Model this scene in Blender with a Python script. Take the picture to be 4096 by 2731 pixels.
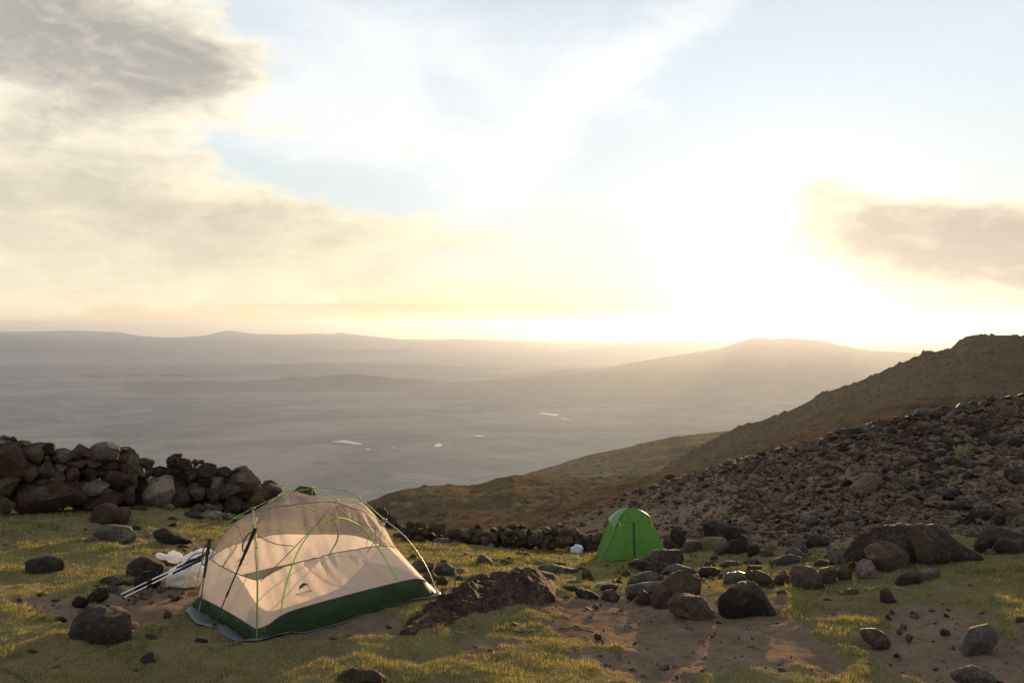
import bpy, bmesh, math, random
import numpy as np
from mathutils import Vector, Matrix
from mathutils.bvhtree import BVHTree

for o in list(bpy.data.objects):
    bpy.data.objects.remove(o)
scene = bpy.context.scene
COL = scene.collection
R = math.radians

# ------------------------------------------------------------------ camera
FPX = 4096 * 26 / 36.0                 # focal length in photo pixels
HORIZON = 1300.0                       # photo row of eye level
PITCH = math.atan((1365.5 - HORIZON) / FPX)
CAMZ = 1.6
cam_d = bpy.data.cameras.new('camera')
cam_d.lens = 26
cam_d.sensor_width = 36
cam_d.clip_start = 0.05
cam_d.clip_end = 400000
cam = bpy.data.objects.new('camera', cam_d)
cam.location = (0, 0, CAMZ)
cam.rotation_euler = (math.pi / 2 - PITCH, 0, 0)
COL.objects.link(cam)
scene.camera = cam

# ------------------------------------------------------------------ light
SUN_AZ = math.atan((3110 - 2048) / FPX)          # to the right of straight ahead
SUN_EL = R(1.7)
sun_d = bpy.data.lights.new('sun', 'SUN')
sun_d.energy = 5.0
sun_d.angle = R(0.53)
sun_d.color = (1.0, 0.66, 0.33)
sun = bpy.data.objects.new('sun', sun_d)
sdir = Vector((math.sin(SUN_AZ) * math.cos(SUN_EL), math.cos(SUN_AZ) * math.cos(SUN_EL), math.sin(SUN_EL)))
sun.rotation_euler = (-sdir).to_track_quat('-Z', 'Y').to_euler()
sun.location = (20, 60, 30)
COL.objects.link(sun)

scene.view_settings.view_transform = 'Standard'
scene.view_settings.look = 'None'
scene.view_settings.exposure = 1.22
scene.view_settings.gamma = 1.0
scene.view_settings.use_curve_mapping = False
scene.render.engine = 'CYCLES'
scene.cycles.use_denoising = True
scene.cycles.max_bounces = 8
scene.cycles.diffuse_bounces = 3
scene.cycles.volume_bounces = 1
scene.cycles.transparent_max_bounces = 16
scene.cycles.sample_clamp_indirect = 6


# ------------------------------------------------------------------ node helpers
class S:
    """a socket with arithmetic"""
    def __init__(self, nt, sock):
        self.nt = nt
        self.s = sock

    def _op(self, op, other=None, third=None, clamp=False):
        n = self.nt.nodes.new('ShaderNodeMath')
        n.operation = op
        n.use_clamp = clamp
        self.nt.links.new(self.s, n.inputs[0])
        for i, v in ((1, other), (2, third)):
            if v is None:
                continue
            if isinstance(v, S):
                self.nt.links.new(v.s, n.inputs[i])
            else:
                n.inputs[i].default_value = v
        return S(self.nt, n.outputs[0])

    def __add__(self, o): return self._op('ADD', o)
    def __sub__(self, o): return self._op('SUBTRACT', o)
    def __mul__(self, o): return self._op('MULTIPLY', o)
    def __truediv__(self, o): return self._op('DIVIDE', o)
    def clamp(self): return self._op('ADD', 0.0, clamp=True)
    def exp(self): return self._op('EXPONENT')
    def pow(self, p): return self._op('POWER', p)
    def step(self, a, b):
        n = self.nt.nodes.new('ShaderNodeMapRange')
        n.interpolation_type = 'SMOOTHSTEP'
        self.nt.links.new(self.s, n.inputs['Value'])
        n.inputs['From Min'].default_value = a
        n.inputs['From Max'].default_value = b
        return S(self.nt, n.outputs['Result'])


def mixc(nt, fac, a, b, mode='MIX'):
    n = nt.nodes.new('ShaderNodeMix')
    n.data_type = 'RGBA'
    n.blend_type = mode
    n.clamp_factor = True
    for sock, v in ((n.inputs[0], fac), (n.inputs[6], a), (n.inputs[7], b)):
        if isinstance(v, S):
            nt.links.new(v.s, sock)
        elif isinstance(v, (int, float)):
            sock.default_value = v
        else:
            sock.default_value = (*v[:3], 1)
    return S(nt, n.outputs[2])


def noise(nt, vec, scale, detail=5, rough=0.55, dist=0.0, out='Fac'):
    n = nt.nodes.new('ShaderNodeTexNoise')
    n.inputs['Scale'].default_value = scale
    n.inputs['Detail'].default_value = detail
    n.inputs['Roughness'].default_value = rough
    n.inputs['Distortion'].default_value = dist
    if vec is not None:
        nt.links.new(vec.s, n.inputs['Vector'])
    return S(nt, n.outputs[out])


def mapping(nt, vec, scale=(1, 1, 1), loc=(0, 0, 0)):
    n = nt.nodes.new('ShaderNodeMapping')
    n.inputs['Scale'].default_value = scale
    n.inputs['Location'].default_value = loc
    nt.links.new(vec.s, n.inputs['Vector'])
    return S(nt, n.outputs[0])


def srgb(r, g, b):
    f = lambda c: (c / 255 / 12.92) if c / 255 <= 0.04045 else ((c / 255 + 0.055) / 1.055) ** 2.4
    return (f(r), f(g), f(b))


# ------------------------------------------------------------------ world: low sun, broken cloud
world = bpy.data.worlds.new('World')
scene.world = world
world.use_nodes = True
nt = world.node_tree
nt.nodes.clear()
SKY_STRENGTH = 0.1
K = 0.49 / SKY_STRENGTH
sky = nt.nodes.new('ShaderNodeTexSky')
sky.sky_type = 'NISHITA'
sky.sun_disc = False
sky.sun_elevation = SUN_EL
sky.sun_rotation = SUN_AZ
sky.altitude = 3200
sky.air_density = 1.0
sky.dust_density = 2.0
sky.ozone_density = 1.0
tc = nt.nodes.new('ShaderNodeTexCoord')
DIR = S(nt, tc.outputs['Generated'])
sep = nt.nodes.new('ShaderNodeSeparateXYZ')
nt.links.new(DIR.s, sep.inputs[0])
dx, dy, dz = (S(nt, sep.outputs[i]) for i in range(3))
AZ = dx._op('ARCTAN2', dy) * FPX
EL = dz._op('ARCSINE') * FPX


def ang(px, py):
    az = math.atan((px - 2048) / FPX)
    return az * FPX, math.atan((HORIZON - py) / FPX * math.cos(az)) * FPX


warp = mapping(nt, DIR, (1, 1, 2.2))
nw = nt.nodes.new('ShaderNodeTexNoise')
nw.inputs['Scale'].default_value = 5
nw.inputs['Detail'].default_value = 6
nw.inputs['Roughness'].default_value = 0.6
nt.links.new(warp.s, nw.inputs['Vector'])
wsep = nt.nodes.new('ShaderNodeSeparateXYZ')
nt.links.new(nw.outputs['Color'], wsep.inputs[0])
WX = AZ + (S(nt, wsep.outputs[0]) - 0.5) * 700.0
WY = EL + (S(nt, wsep.outputs[1]) - 0.5) * 420.0


def blob(px, py, rx, ry, tilt=0.0, soft=False):
    cx, cy = ang(px, py)
    X, Y = (AZ, EL) if soft else (WX, WY)
    X = X - cx
    Y = Y - cy
    if tilt:
        c, s = math.cos(R(tilt)), math.sin(R(tilt))
        X, Y = X * c + Y * s, Y * c - X * s
    a = X / rx
    b = Y / ry
    return (a * a + b * b)._op('MULTIPLY', -1.0).exp()


# angular closeness to the sun
dot = nt.nodes.new('ShaderNodeVectorMath')
dot.operation = 'DOT_PRODUCT'
nt.links.new(DIR.s, dot.inputs[0])
dot.inputs[1].default_value = sdir
DOT = S(nt, dot.outputs['Value'])
theta = DOT._op('MINIMUM', 0.999999)._op('ARCCOSINE')
glow_n = (theta * (-1 / R(4.2))).exp()
glow_w = (theta * (-1 / R(24.0))).exp()

fine = noise(nt, mapping(nt, DIR, (1, 1, 2.6)), 9, 9, 0.62, 0.4)
wisp = noise(nt, mapping(nt, DIR, (1, 1, 3.0)), 3.2, 8, 0.6, 0.8)

base = S(nt, sky.outputs[0])
# thin high veil: pale blue overhead, cream and yellow near the horizon
elr = nt.nodes.new('ShaderNodeValToRGB')
nt.links.new((EL / (FPX * 0.5)).clamp().s, elr.inputs[0])
cr = elr.color_ramp
SKYCOL = ((0.0, srgb(242, 214, 170)), (0.05, srgb(241, 217, 180)), (0.13, srgb(239, 229, 211)),
          (0.33, srgb(226, 232, 231)), (0.6, srgb(220, 231, 238)), (1.0, srgb(205, 217, 230)))
while len(cr.elements) < len(SKYCOL):
    cr.elements.new(0.5)
for e, (p, c) in zip(cr.elements, SKYCOL):
    e.position = p
    e.color = (*c, 1)
VEIL = S(nt, elr.outputs[0])


def scale_col(col, k):
    n = nt.nodes.new('ShaderNodeVectorMath')
    n.operation = 'SCALE'
    nt.links.new(col.s, n.inputs[0])
    if isinstance(k, S):
        nt.links.new(k.s, n.inputs['Scale'])
    else:
        n.inputs['Scale'].default_value = k
    return S(nt, n.outputs[0])


def add_col(a, b):
    n = nt.nodes.new('ShaderNodeVectorMath')
    n.operation = 'ADD'
    nt.links.new(a.s, n.inputs[0])
    nt.links.new(b.s, n.inputs[1])
    return S(nt, n.outputs[0])


skycol = add_col(scale_col(base, 0.16), scale_col(VEIL, 0.84 * K))
# white wisps
wb = blob(1500, 260, 900, 330) + blob(2450, 330, 1050, 150, 38) + blob(1250, 480, 520, 150) * 0.8 + blob(1750, 640, 420, 90, -12) * 0.9
wd = (wb * 0.75 + (wisp - 0.5) * 1.5 + (fine - 0.5) * 0.5).step(0.15, 1.0)
sky1 = mixc(nt, wd * 0.6, skycol, tuple(K * v for v in (0.96, 0.95, 0.92)))
# sun side brightening
def rgbv(c):
    n = nt.nodes.new('ShaderNodeCombineXYZ')
    for i in range(3):
        n.inputs[i].default_value = c[i]
    return S(nt, n.outputs[0])
sky1 = add_col(sky1, scale_col(rgbv((1.0, 0.91, 0.74)), glow_n * (1.3 * K)))
sky1 = add_col(sky1, scale_col(rgbv((1.0, 0.93, 0.78)), glow_w * (0.08 * K)))
# heavy clouds
hb = (blob(120, 150, 720, 260) * 1.3 + blob(600, 290, 380, 150) * 0.75 + blob(100, 640, 560, 190) * 0.85
      + blob(420, 900, 900, 110, -6) * 0.95 + blob(1300, 930, 620, 75, -6) * 0.75 + blob(-150, 1090, 1300, 170) * 1.05
      + blob(3980, 1010, 640, 165, -6) * 1.9 + blob(3560, 890, 360, 80, -22) * 0.9)
puff = noise(nt, mapping(nt, DIR, (1, 1, 2.0)), 15, 10, 0.62, 0.6)
# the side of each billow turned to the sun is brighter: density here against density a step sunward
fine_s = noise(nt, mapping(nt, DIR, (1, 1, 2.6), (.030, -.008, .018)), 9, 9, 0.62, 0.4)
puff_s = noise(nt, mapping(nt, DIR, (1, 1, 2.0), (.014, -.004, .010)), 15, 10, 0.62, 0.6)
RELIEF = (fine - fine_s) * 1.6 + (puff - puff_s) * 1.1
hb = hb + blob(1640, 600, 330, 75, -14) * 0.35 + blob(1720, 895, 260, 60, -10) * 0.4 + blob(620, 720, 360, 90) * 0.35
hd = (hb * 0.95 + (fine - 0.5) * 1.0 + (puff - 0.5) * 0.7).step(0.34, 0.78)
core = (hb * 0.75 + (fine - 0.5) * 1.3 + (puff - 0.5) * 0.9).step(0.42, 1.25)
warmlow = EL.step(900, 150)
lit = mixc(nt, warmlow, tuple(K * v for v in srgb(250, 240, 218)), tuple(K * v for v in srgb(250, 236, 200)))
dark = mixc(nt, warmlow, tuple(K * v for v in srgb(172, 168, 158)), tuple(K * v for v in srgb(222, 211, 187)))
rc = (blob(4000, 1010, 620, 150, -8, True) * 1.5).clamp()
dark = mixc(nt, rc, dark, tuple(K * v for v in srgb(196, 182, 167)))
ccol = mixc(nt, (core - RELIEF * 0.8).clamp(), lit, dark)
ccol = scale_col(ccol, (wisp - 0.5) * 0.5 + 1.0)
ccol = add_col(ccol, scale_col(rgbv((1.0, 0.8, 0.5)), glow_n * (0.5 * K)))
sky2 = mixc(nt, hd * 0.95, sky1, ccol)
# thin level bands near the horizon
bb = (blob(1950, 1240, 900, 24, 0, True) + blob(1300, 1222, 600, 13, 0, True) * 0.6) * 0.8 + (fine - 0.5) * 0.7
bd = bb.step(0.2, 0.75)
sky3 = mixc(nt, bd * 0.5, sky2, tuple(K * v for v in srgb(226, 206, 170)))
bg = nt.nodes.new('ShaderNodeBackground')
bg.inputs['Strength'].default_value = SKY_STRENGTH
nt.links.new(sky3.s, bg.inputs['Color'])
wo = nt.nodes.new('ShaderNodeOutputWorld')
nt.links.new(bg.outputs[0], wo.inputs[0])


# ------------------------------------------------------------------ photo pixels to positions
def ray(px, py):
    x = (px - 2048) / FPX
    z = -(py - 1365.5) / FPX
    c, s = math.cos(PITCH), math.sin(PITCH)
    return np.array([x, c + z * s, -s + z * c])


def P(px, py, d):
    r = ray(px, py)
    return np.array([0, 0, CAMZ]) + r * (d / r[1])


def proj(xyz):
    """world points (n,3) to photo pixels"""
    x, y, z = xyz[:, 0], xyz[:, 1], xyz[:, 2] - CAMZ
    c, s = math.cos(PITCH), math.sin(PITCH)
    yc = y * c - z * s
    zc = y * s + z * c
    yc = np.maximum(yc, 1e-3)
    return 2048 + FPX * x / yc, 1365.5 - FPX * zc / yc


# ------------------------------------------------------------------ numpy noise
def _hash(ix, iy, iz, seed):
    h = (ix.astype(np.int64) * 374761393 + iy.astype(np.int64) * 668265263 + iz.astype(np.int64) * 2147483647 + seed * 1274126177) & 0xffffffff
    h = ((h ^ (h >> 13)) * 1274126177) & 0xffffffff
    h = h ^ (h >> 16)
    return (h & 0xffff) / 65535.0


def vnoise(p, seed=0):
    p = np.asarray(p, float)
    if p.shape[1] == 2:
        p = np.column_stack([p, np.zeros(len(p))])
    i = np.floor(p).astype(np.int64)
    f = p - i
    f = f * f * f * (f * (f * 6 - 15) + 10)
    out = 0
    for a in (0, 1):
        wa = f[:, 0] if a else 1 - f[:, 0]
        for b in (0, 1):
            wb_ = f[:, 1] if b else 1 - f[:, 1]
            for c in (0, 1):
                wc = f[:, 2] if c else 1 - f[:, 2]
                out = out + wa * wb_ * wc * _hash(i[:, 0] + a, i[:, 1] + b, i[:, 2] + c, seed)
    return out * 2 - 1


def fbm(p, octaves=4, seed=0, gain=0.5, lac=2.03):
    p = np.asarray(p, float)
    s, a, tot = 0, 1.0, 0
    for k in range(octaves):
        s = s + a * vnoise(p * lac ** k + 17.3 * k, seed + k)
        tot += a
        a *= gain
    return s / tot


def sstep(a, b, x):
    t = np.clip((x - a) / (b - a), 0, 1)
    return t * t * (3 - 2 * t)


# ------------------------------------------------------------------ the camp ground as a height function
CTRL = [(0, 2731, 5.3), (1000, 2731, 5.4), (2048, 2731, 5.55), (3000, 2731, 5.75), (4096, 2731, 5.7),
        (1026, 2583, 6.19), (774, 2433, 7.08), (1758, 2397, 7.63), (1350, 2420, 7.4), (1300, 2330, 8.6),
        (0, 2560, 6.1), (400, 2590, 6.05), (0, 2400, 7.4), (0, 2200, 9.8), (400, 2150, 10.8), (200, 2050, 13.0), (700, 2050, 13.5), (1100, 2090, 14.0),
        (1900, 2300, 9.9), (2000, 2240, 12.2), (1500, 2165, 14.3), (1900, 2190, 15.7), (2350, 2205, 15.2), (2390, 2265, 12.4), (2650, 2200, 14.0),
        (2700, 2330, 9.9), (2990, 2465, 7.45), (2300, 2500, 7.1), (2300, 2380, 8.8), (3300, 2400, 8.1), (3600, 2300, 9.0), (4096, 2280, 8.6), (4096, 2450, 6.9), (3500, 2560, 6.65),
        (2750, 2215, 13.2), (3000, 2195, 12.9), (3300, 2180, 12.3), (3700, 2160, 11.4), (4096, 2150, 10.6),
        (4096, 1615, 17.0), (3700, 1682, 17.5), (3300, 1770, 18.2), (2900, 1880, 18.8), (2500, 1995, 19.0), (2250, 2082, 19.0)]
CP = [P(*c) for c in CTRL]
CP += [np.array(q, float) for q in ((0, 0, 0), (6, 0, .1), (-6, 0, 0), (0, 3, -.5), (5, 3, -.45), (-5, 3, -.5), (0, -6, .8), (9, -6, 1.0), (-9, -6, .8),
                                    (-14, 10, -1.3), (-16, 14, -1.9), (14, 9, -1.0), (18, 12, -1.0), (18, 17, .6), (-6, 16, -2.4), (-14, 18, -2.6), (-1, 18, -3.6))]
CP = np.array(CP)


def _tps(r2):
    return np.where(r2 > 1e-12, 0.5 * r2 * np.log(np.maximum(r2, 1e-12)), 0)


_n = len(CP)
_d2 = ((CP[:, None, :2] - CP[None, :, :2]) ** 2).sum(-1)
_A = np.zeros((_n + 3, _n + 3))
_A[:_n, :_n] = _tps(_d2) + 0.15 * np.eye(_n)
_A[:_n, _n] = 1
_A[:_n, _n + 1:] = CP[:, :2]
_A[_n:, :_n] = _A[:_n, _n:].T
_w = np.linalg.solve(_A, np.concatenate([CP[:, 2], [0, 0, 0]]))


def edge_y(x):
    """far rim of the camp shelf, past the walls and the scree crest"""
    return np.interp(x, [-20, -8, -3.5, -1, 1.2, 2.9, 5.4, 7.7, 11.8, 30], [15.5, 15.2, 16.2, 17.2, 18.8, 19.3, 19.2, 18.6, 17.4, 17.0])


def gz(x, y):
    x = np.atleast_1d(np.asarray(x, float))
    y = np.atleast_1d(np.asarray(y, float))
    out = np.empty(len(x))
    for k in range(0, len(x), 20000):
        xs, ys = x[k:k + 20000], y[k:k + 20000]
        r2 = (xs[:, None] - CP[None, :, 0]) ** 2 + (ys[:, None] - CP[None, :, 1]) ** 2
        out[k:k + 20000] = _tps(r2) @ _w[:_n] + _w[_n] + _w[_n + 1] * xs + _w[_n + 2] * ys
    e = np.maximum(0, y - edge_y(x))
    return out - 0.42 * e ** 1.25


SOIL = [(3350, 2640, 800, 150, .62), (3900, 2560, 350, 80, .6), (2380, 2480, 330, 45, .8), (2650, 2560, 420, 70, .6), (3000, 2480, 500, 60, .5), (2500, 2440, 300, 40, .8),
        (600, 2440, 250, 55, .9), (180, 2425, 190, 26, .9), (640, 2380, 160, 40, .9), (1350, 2530, 420, 36, 1.0), (1900, 2360, 150, 30, .8), (3650, 2450, 250, 30, .6),
        (2000, 2600, 260, 28, .5), (250, 2640, 200, 26, .4), (820, 2560, 260, 22, .55), (3200, 2350, 200, 25, .7), (300, 2480, 150, 22, .5), (1500, 2650, 200, 16, .35), (2480, 2640, 260, 24, .6)]
TURF = [(3950, 2290, 260, 60, .9), (3350, 2500, 330, 30, .55), (3550, 2400, 300, 45, .5), (2250, 2470, 150, 22, .6), (2420, 2600, 260, 30, .7), (2200, 2560, 300, 28, .35), (1000, 2690, 900, 60, .5),
        (100, 2300, 500, 110, .6), (2000, 2290, 420, 60, .7), (3380, 2550, 120, 28, .8), (3980, 2560, 140, 50, .9), (3180, 2470, 60, 28, .8), (3250, 2290, 120, 30, .4), (60, 2460, 90, 35, .8)]


def turf_mask(x, y, z):
    px, py = proj(np.column_stack([x, y, z]))
    m = np.full(len(x), 0.62)
    for cx, cy, rx, ry, k in SOIL:
        m -= k * np.exp(-((px - cx) / rx) ** 2 - ((py - cy) / ry) ** 2)
    for cx, cy, rx, ry, k in TURF:
        m += k * np.exp(-((px - cx) / rx) ** 2 - ((py - cy) / ry) ** 2)
    p = np.column_stack([x, y])
    m += 0.70 * fbm(p * 1.1, 4, 5) + 0.50 * fbm(p * 4.2, 3, 9)
    # bare scree on the far right
    xs = np.interp(y, [10.4, 11.4, 12.3, 12.9, 13.4, 15, 18, 20], [7.6, 6.4, 5.2, 4.1, 2.8, 1.7, 1.0, .6])
    m -= 1.3 * sstep(-.5, .9, x - xs) * sstep(9.8, 11, y)
    return sstep(.16, .74, m)


def relief(x, y, turf=None):
    p = np.column_stack([x, y])
    r = 0.08 * fbm(p * 0.8, 3, 21) + 0.045 * fbm(p * 2.7, 3, 23)
    near = sstep(12, 6, y)
    r += 0.012 * fbm(p * 11, 2, 25) * (0.4 + 0.6 * near)
    # flat pad under the big tent
    q = p - np.array([-1.95, 7.0])
    a = q @ np.array([.6966, .714])
    b = q @ np.array([.7167, -.6971])
    pad = sstep(1.5, 1.0, np.abs(a)) * sstep(1.0, .6, np.abs(b))
    return r * (1 - .9 * pad)


def surf(x, y):
    """finished ground height"""
    x = np.atleast_1d(np.asarray(x, float))
    y = np.atleast_1d(np.asarray(y, float))
    z = gz(x, y)
    t = turf_mask(x, y, z)
    return z + relief(x, y) + 0.05 * t, t


_D = np.concatenate([np.arange(3.0, 12, .02), np.arange(12, 24, .04)])


def G(px, py):
    """where a photo pixel meets the camp ground"""
    r = ray(px, py)
    pts = np.array([0, 0, CAMZ])[None] + r[None] * (_D / r[1])[:, None]
    z = gz(pts[:, 0], pts[:, 1]) + relief(pts[:, 0], pts[:, 1]) + .02
    hit = np.nonzero(pts[:, 2] <= z)[0]
    k = hit[0] if len(hit) else len(_D) - 1
    return pts[k]


# ------------------------------------------------------------------ object helpers
def tag(o, label=None, cat=None, group=None, kind=None):
    for k, v in (('label', label), ('category', cat), ('group', group), ('kind', kind)):
        if v:
            o[k] = v
    return o


def new_mesh(name, verts, faces, mat=None, smooth=True, sharp=None):
    me = bpy.data.meshes.new(name)
    verts = np.asarray(verts, np.float32)
    if isinstance(faces, np.ndarray):
        n, k = faces.shape
        me.vertices.add(len(verts))
        me.vertices.foreach_set('co', verts.ravel())
        me.loops.add(n * k)
        me.loops.foreach_set('vertex_index', faces.astype(np.int32).ravel())
        me.polygons.add(n)
        me.polygons.foreach_set('loop_start', np.arange(0, n * k, k, dtype=np.int32))
        me.update(calc_edges=True)
    else:
        me.from_pydata([tuple(map(float, v)) for v in verts], [], faces)
        me.update()
    if smooth:
        me.polygons.foreach_set('use_smooth', np.ones(len(me.polygons), dtype=bool))
        if sharp is not None:
            me.set_sharp_from_angle(angle=R(sharp))
    if mat:
        me.materials.append(mat)
    return me


def new_obj(name, me, parent=None, loc=None):
    o = bpy.data.objects.new(name, me)
    COL.objects.link(o)
    if parent is not None:
        o.parent = parent
    if loc is not None:
        o.location = tuple(float(v) for v in loc)
    return o


def empty(name, loc=(0, 0, 0)):
    o = bpy.data.objects.new(name, None)
    o.empty_display_size = 0.1
    COL.objects.link(o)
    o.location = tuple(float(v) for v in loc)
    return o


def part(name, parent, verts, faces, mat, smooth=True, sharp=None):
    """a child mesh given in world coordinates"""
    v = np.asarray(verts, float) - np.array(parent.location)
    if parent.parent is not None:
        v = v - np.array(parent.parent.location)
    return new_obj(name, new_mesh(name, v, faces, mat, smooth, sharp), parent)


def grid_faces(nr, nc, wrap=False):
    a = np.arange(nr * nc).reshape(nr, nc)
    if wrap:
        a = np.concatenate([a, a[:, :1]], 1)
    return np.stack([a[:-1, :-1], a[:-1, 1:], a[1:, 1:], a[1:, :-1]], -1).reshape(-1, 4)


def spline(pts, n, closed=False):
    """Catmull-Rom through pts"""
    pts = np.asarray(pts, float)
    if len(pts) < 3:
        t = np.linspace(0, 1, n)[:, None]
        return pts[0] * (1 - t) + pts[-1] * t
    seg = np.linalg.norm(np.diff(pts, axis=0), axis=1)
    acc = np.concatenate([[0], np.cumsum(seg)])
    ext = np.vstack([2 * pts[0] - pts[1], pts, 2 * pts[-1] - pts[-2]])
    out = []
    for u in np.linspace(0, acc[-1], n):
        k = min(np.searchsorted(acc, u, 'right') - 1, len(pts) - 2)
        t = (u - acc[k]) / max(seg[k], 1e-9)
        p0, p1, p2, p3 = ext[k], ext[k + 1], ext[k + 2], ext[k + 3]
        out.append(0.5 * (2 * p1 + (p2 - p0) * t + (2 * p0 - 5 * p1 + 4 * p2 - p3) * t * t + (3 * p1 - p0 - 3 * p2 + p3) * t ** 3))
    return np.array(out)


def tube(path, rad, sides=6, flat=1.0):
    """tube along path; rad scalar or per point; returns verts, faces (with caps)"""
    path = np.asarray(path, float)
    n = len(path)
    rad = np.full(n, rad) if np.isscalar(rad) else np.asarray(rad)
    tan = np.gradient(path, axis=0)
    tan /= np.linalg.norm(tan, axis=1)[:, None] + 1e-12
    up = np.array([0, 0, 1.0]) if abs(tan[0][2]) < .9 else np.array([0, 1.0, 0])
    vs = []
    a = np.cross(tan[0], up)
    a /= np.linalg.norm(a)
    for i in range(n):
        a = a - tan[i] * (a @ tan[i])
        a /= np.linalg.norm(a) + 1e-12
        b = np.cross(tan[i], a)
        for k in range(sides):
            th = 2 * math.pi * k / sides
            vs.append(path[i] + rad[i] * (math.cos(th) * a * flat + math.sin(th) * b))
    fs = [list(map(int, q)) for q in grid_faces(n, sides, True)]
    fs.append(list(range(sides))[::-1])
    fs.append([(n - 1) * sides + k for k in range(sides)])
    return np.array(vs), fs


def merge(*vf):
    V, F, o = [], [], 0
    for v, f in vf:
        V.append(np.asarray(v))
        F += [[int(i) + o for i in q] for q in f]
        o += len(v)
    return np.vstack(V), F


def box(c, s, rot=None):
    v = np.array([(a, b, d) for a in (-.5, .5) for b in (-.5, .5) for d in (-.5, .5)]) * np.array(s)
    if rot is not None:
        v = v @ np.array(rot).T
    f = [[0, 1, 3, 2], [4, 6, 7, 5], [0, 4, 5, 1], [2, 3, 7, 6], [0, 2, 6, 4], [1, 5, 7, 3]]
    return v + np.array(c), f


# ------------------------------------------------------------------ materials
def new_mat(name):
    m = bpy.data.materials.new(name)
    m.use_nodes = True
    nt = m.node_tree
    nt.nodes.clear()
    out = nt.nodes.new('ShaderNodeOutputMaterial')
    return m, nt, out


def texco(nt, kind='Object'):
    return S(nt, nt.nodes.new('ShaderNodeTexCoord').outputs[kind])


def geopos(nt):
    return S(nt, nt.nodes.new('ShaderNodeNewGeometry').outputs['Position'])


def bump(nt, h, strength=0.3, dist=0.01):
    n = nt.nodes.new('ShaderNodeBump')
    n.inputs['Strength'].default_value = strength
    n.inputs['Distance'].default_value = dist
    nt.links.new(h.s, n.inputs['Height'])
    return n.outputs[0]


def principled(nt, col, rough=0.8, normal=None, spec=0.3, metallic=0.0):
    b = nt.nodes.new('ShaderNodeBsdfPrincipled')
    if isinstance(col, S):
        nt.links.new(col.s, b.inputs['Base Color'])
    else:
        b.inputs['Base Color'].default_value = (*col, 1)
    if isinstance(rough, S):
        nt.links.new(rough.s, b.inputs['Roughness'])
    else:
        b.inputs['Roughness'].default_value = rough
    b.inputs['Specular IOR Level'].default_value = spec
    b.inputs['Metallic'].default_value = metallic
    if normal is not None:
        nt.links.new(normal, b.inputs['Normal'])
    return b


def plain_mat(name, col, rough=0.6, spec=0.4, metallic=0.0, vary=0.12, scale=12):
    m, nt, out = new_mat(name)
    v = texco(nt)
    n = noise(nt, v, scale, 4)
    c = mixc(nt, n, tuple(x * (1 - vary) for x in col), tuple(min(1, x * (1 + vary)) for x in col))
    b = principled(nt, c, rough, None, spec, metallic)
    nt.links.new(b.outputs[0], out.inputs[0])
    return m


def rock_mat(name, c1, c2, lichen=(.28, .27, .21), amount=0.5, rough=0.75, spec=0.35):
    m, nt, out = new_mat(name)
    info = nt.nodes.new('ShaderNodeObjectInfo')
    rnd = S(nt, info.outputs['Random'])
    comb = nt.nodes.new('ShaderNodeVectorMath')
    comb.operation = 'ADD'
    tcs = texco(nt)
    nt.links.new(tcs.s, comb.inputs[0])
    sc = nt.nodes.new('ShaderNodeCombineXYZ')
    nt.links.new((rnd * 37.0).s, sc.inputs[0])
    nt.links.new((rnd * 11.0).s, sc.inputs[1])
    nt.links.new(sc.outputs[0], comb.inputs[1])
    v = S(nt, comb.outputs[0])
    big = noise(nt, v, 3.2, 5, .6)
    mid = noise(nt, v, 15, 8, .72)
    fin = noise(nt, v, 75, 4, .75)
    col = mixc(nt, (big * .6 + mid * .9 - .25).step(.28, .74), c1, c2)
    spk = noise(nt, v, 19, 4, .7, .4)
    lm = (spk * .75 + big * .5).step(.69 - .07 * amount, .76 - .07 * amount)
    col = mixc(nt, lm * min(.85, amount * 1.3), col, lichen)
    dust = noise(nt, v, 6, 6, .7)
    col = mixc(nt, dust.step(.52, .72) * .45, col, (.17, .115, .075))
    val = nt.nodes.new('ShaderNodeHueSaturation')
    nt.links.new((rnd * .7 + .65).s, val.inputs['Value'])
    nt.links.new(col.s, val.inputs['Color'])
    col = S(nt, val.outputs[0])
    col = mixc(nt, fin.step(.32, .62), mixc(nt, 1.0, col, (.45, .42, .40), 'MULTIPLY'), col)
    nrm = bump(nt, mid * 1.0 + fin * .35 + big * .4, 1.0, .06)
    b = principled(nt, col, (mid * .3 + (rough - .15)), nrm, spec)
    nt.links.new(b.outputs[0], out.inputs[0])
    return m


M = {
    'dark': rock_mat('basalt_dark', (.036, .024, .017), (.080, .054, .038), (.20, .17, .12), .3, .8, .18),
    'brown': rock_mat('basalt_brown', (.070, .041, .026), (.150, .094, .060), (.25, .20, .13), .3, .8, .18),
    'grey': rock_mat('basalt_grey', (.085, .068, .055), (.165, .135, .110), (.30, .27, .20), .5, .8, .2),
    'light': rock_mat('stone_light_grey', (.15, .125, .10), (.26, .22, .18), (.34, .31, .25), .4, .85, .15),
    'pale': rock_mat('stone_pale', (.34, .26, .18), (.50, .41, .30), (.10, .08, .06), .5, .85, .2),
    'ochre': rock_mat('stone_ochre', (.14, .092, .052), (.22, .155, .092), (.30, .25, .16), .4, .85, .2),
    'red': rock_mat('lava_red', (.058, .032, .023), (.120, .072, .050), (.26, .20, .15), .38, .9, .15),
    'pink': rock_mat('stone_pink', (.14, .090, .075), (.24, .165, .145), (.36, .29, .26), .6, .85, .2),
    'gloss': rock_mat('basalt_glossy', (.050, .036, .028), (.10, .074, .056), (.2, .17, .13), .2, .5, .35),
}


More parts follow.
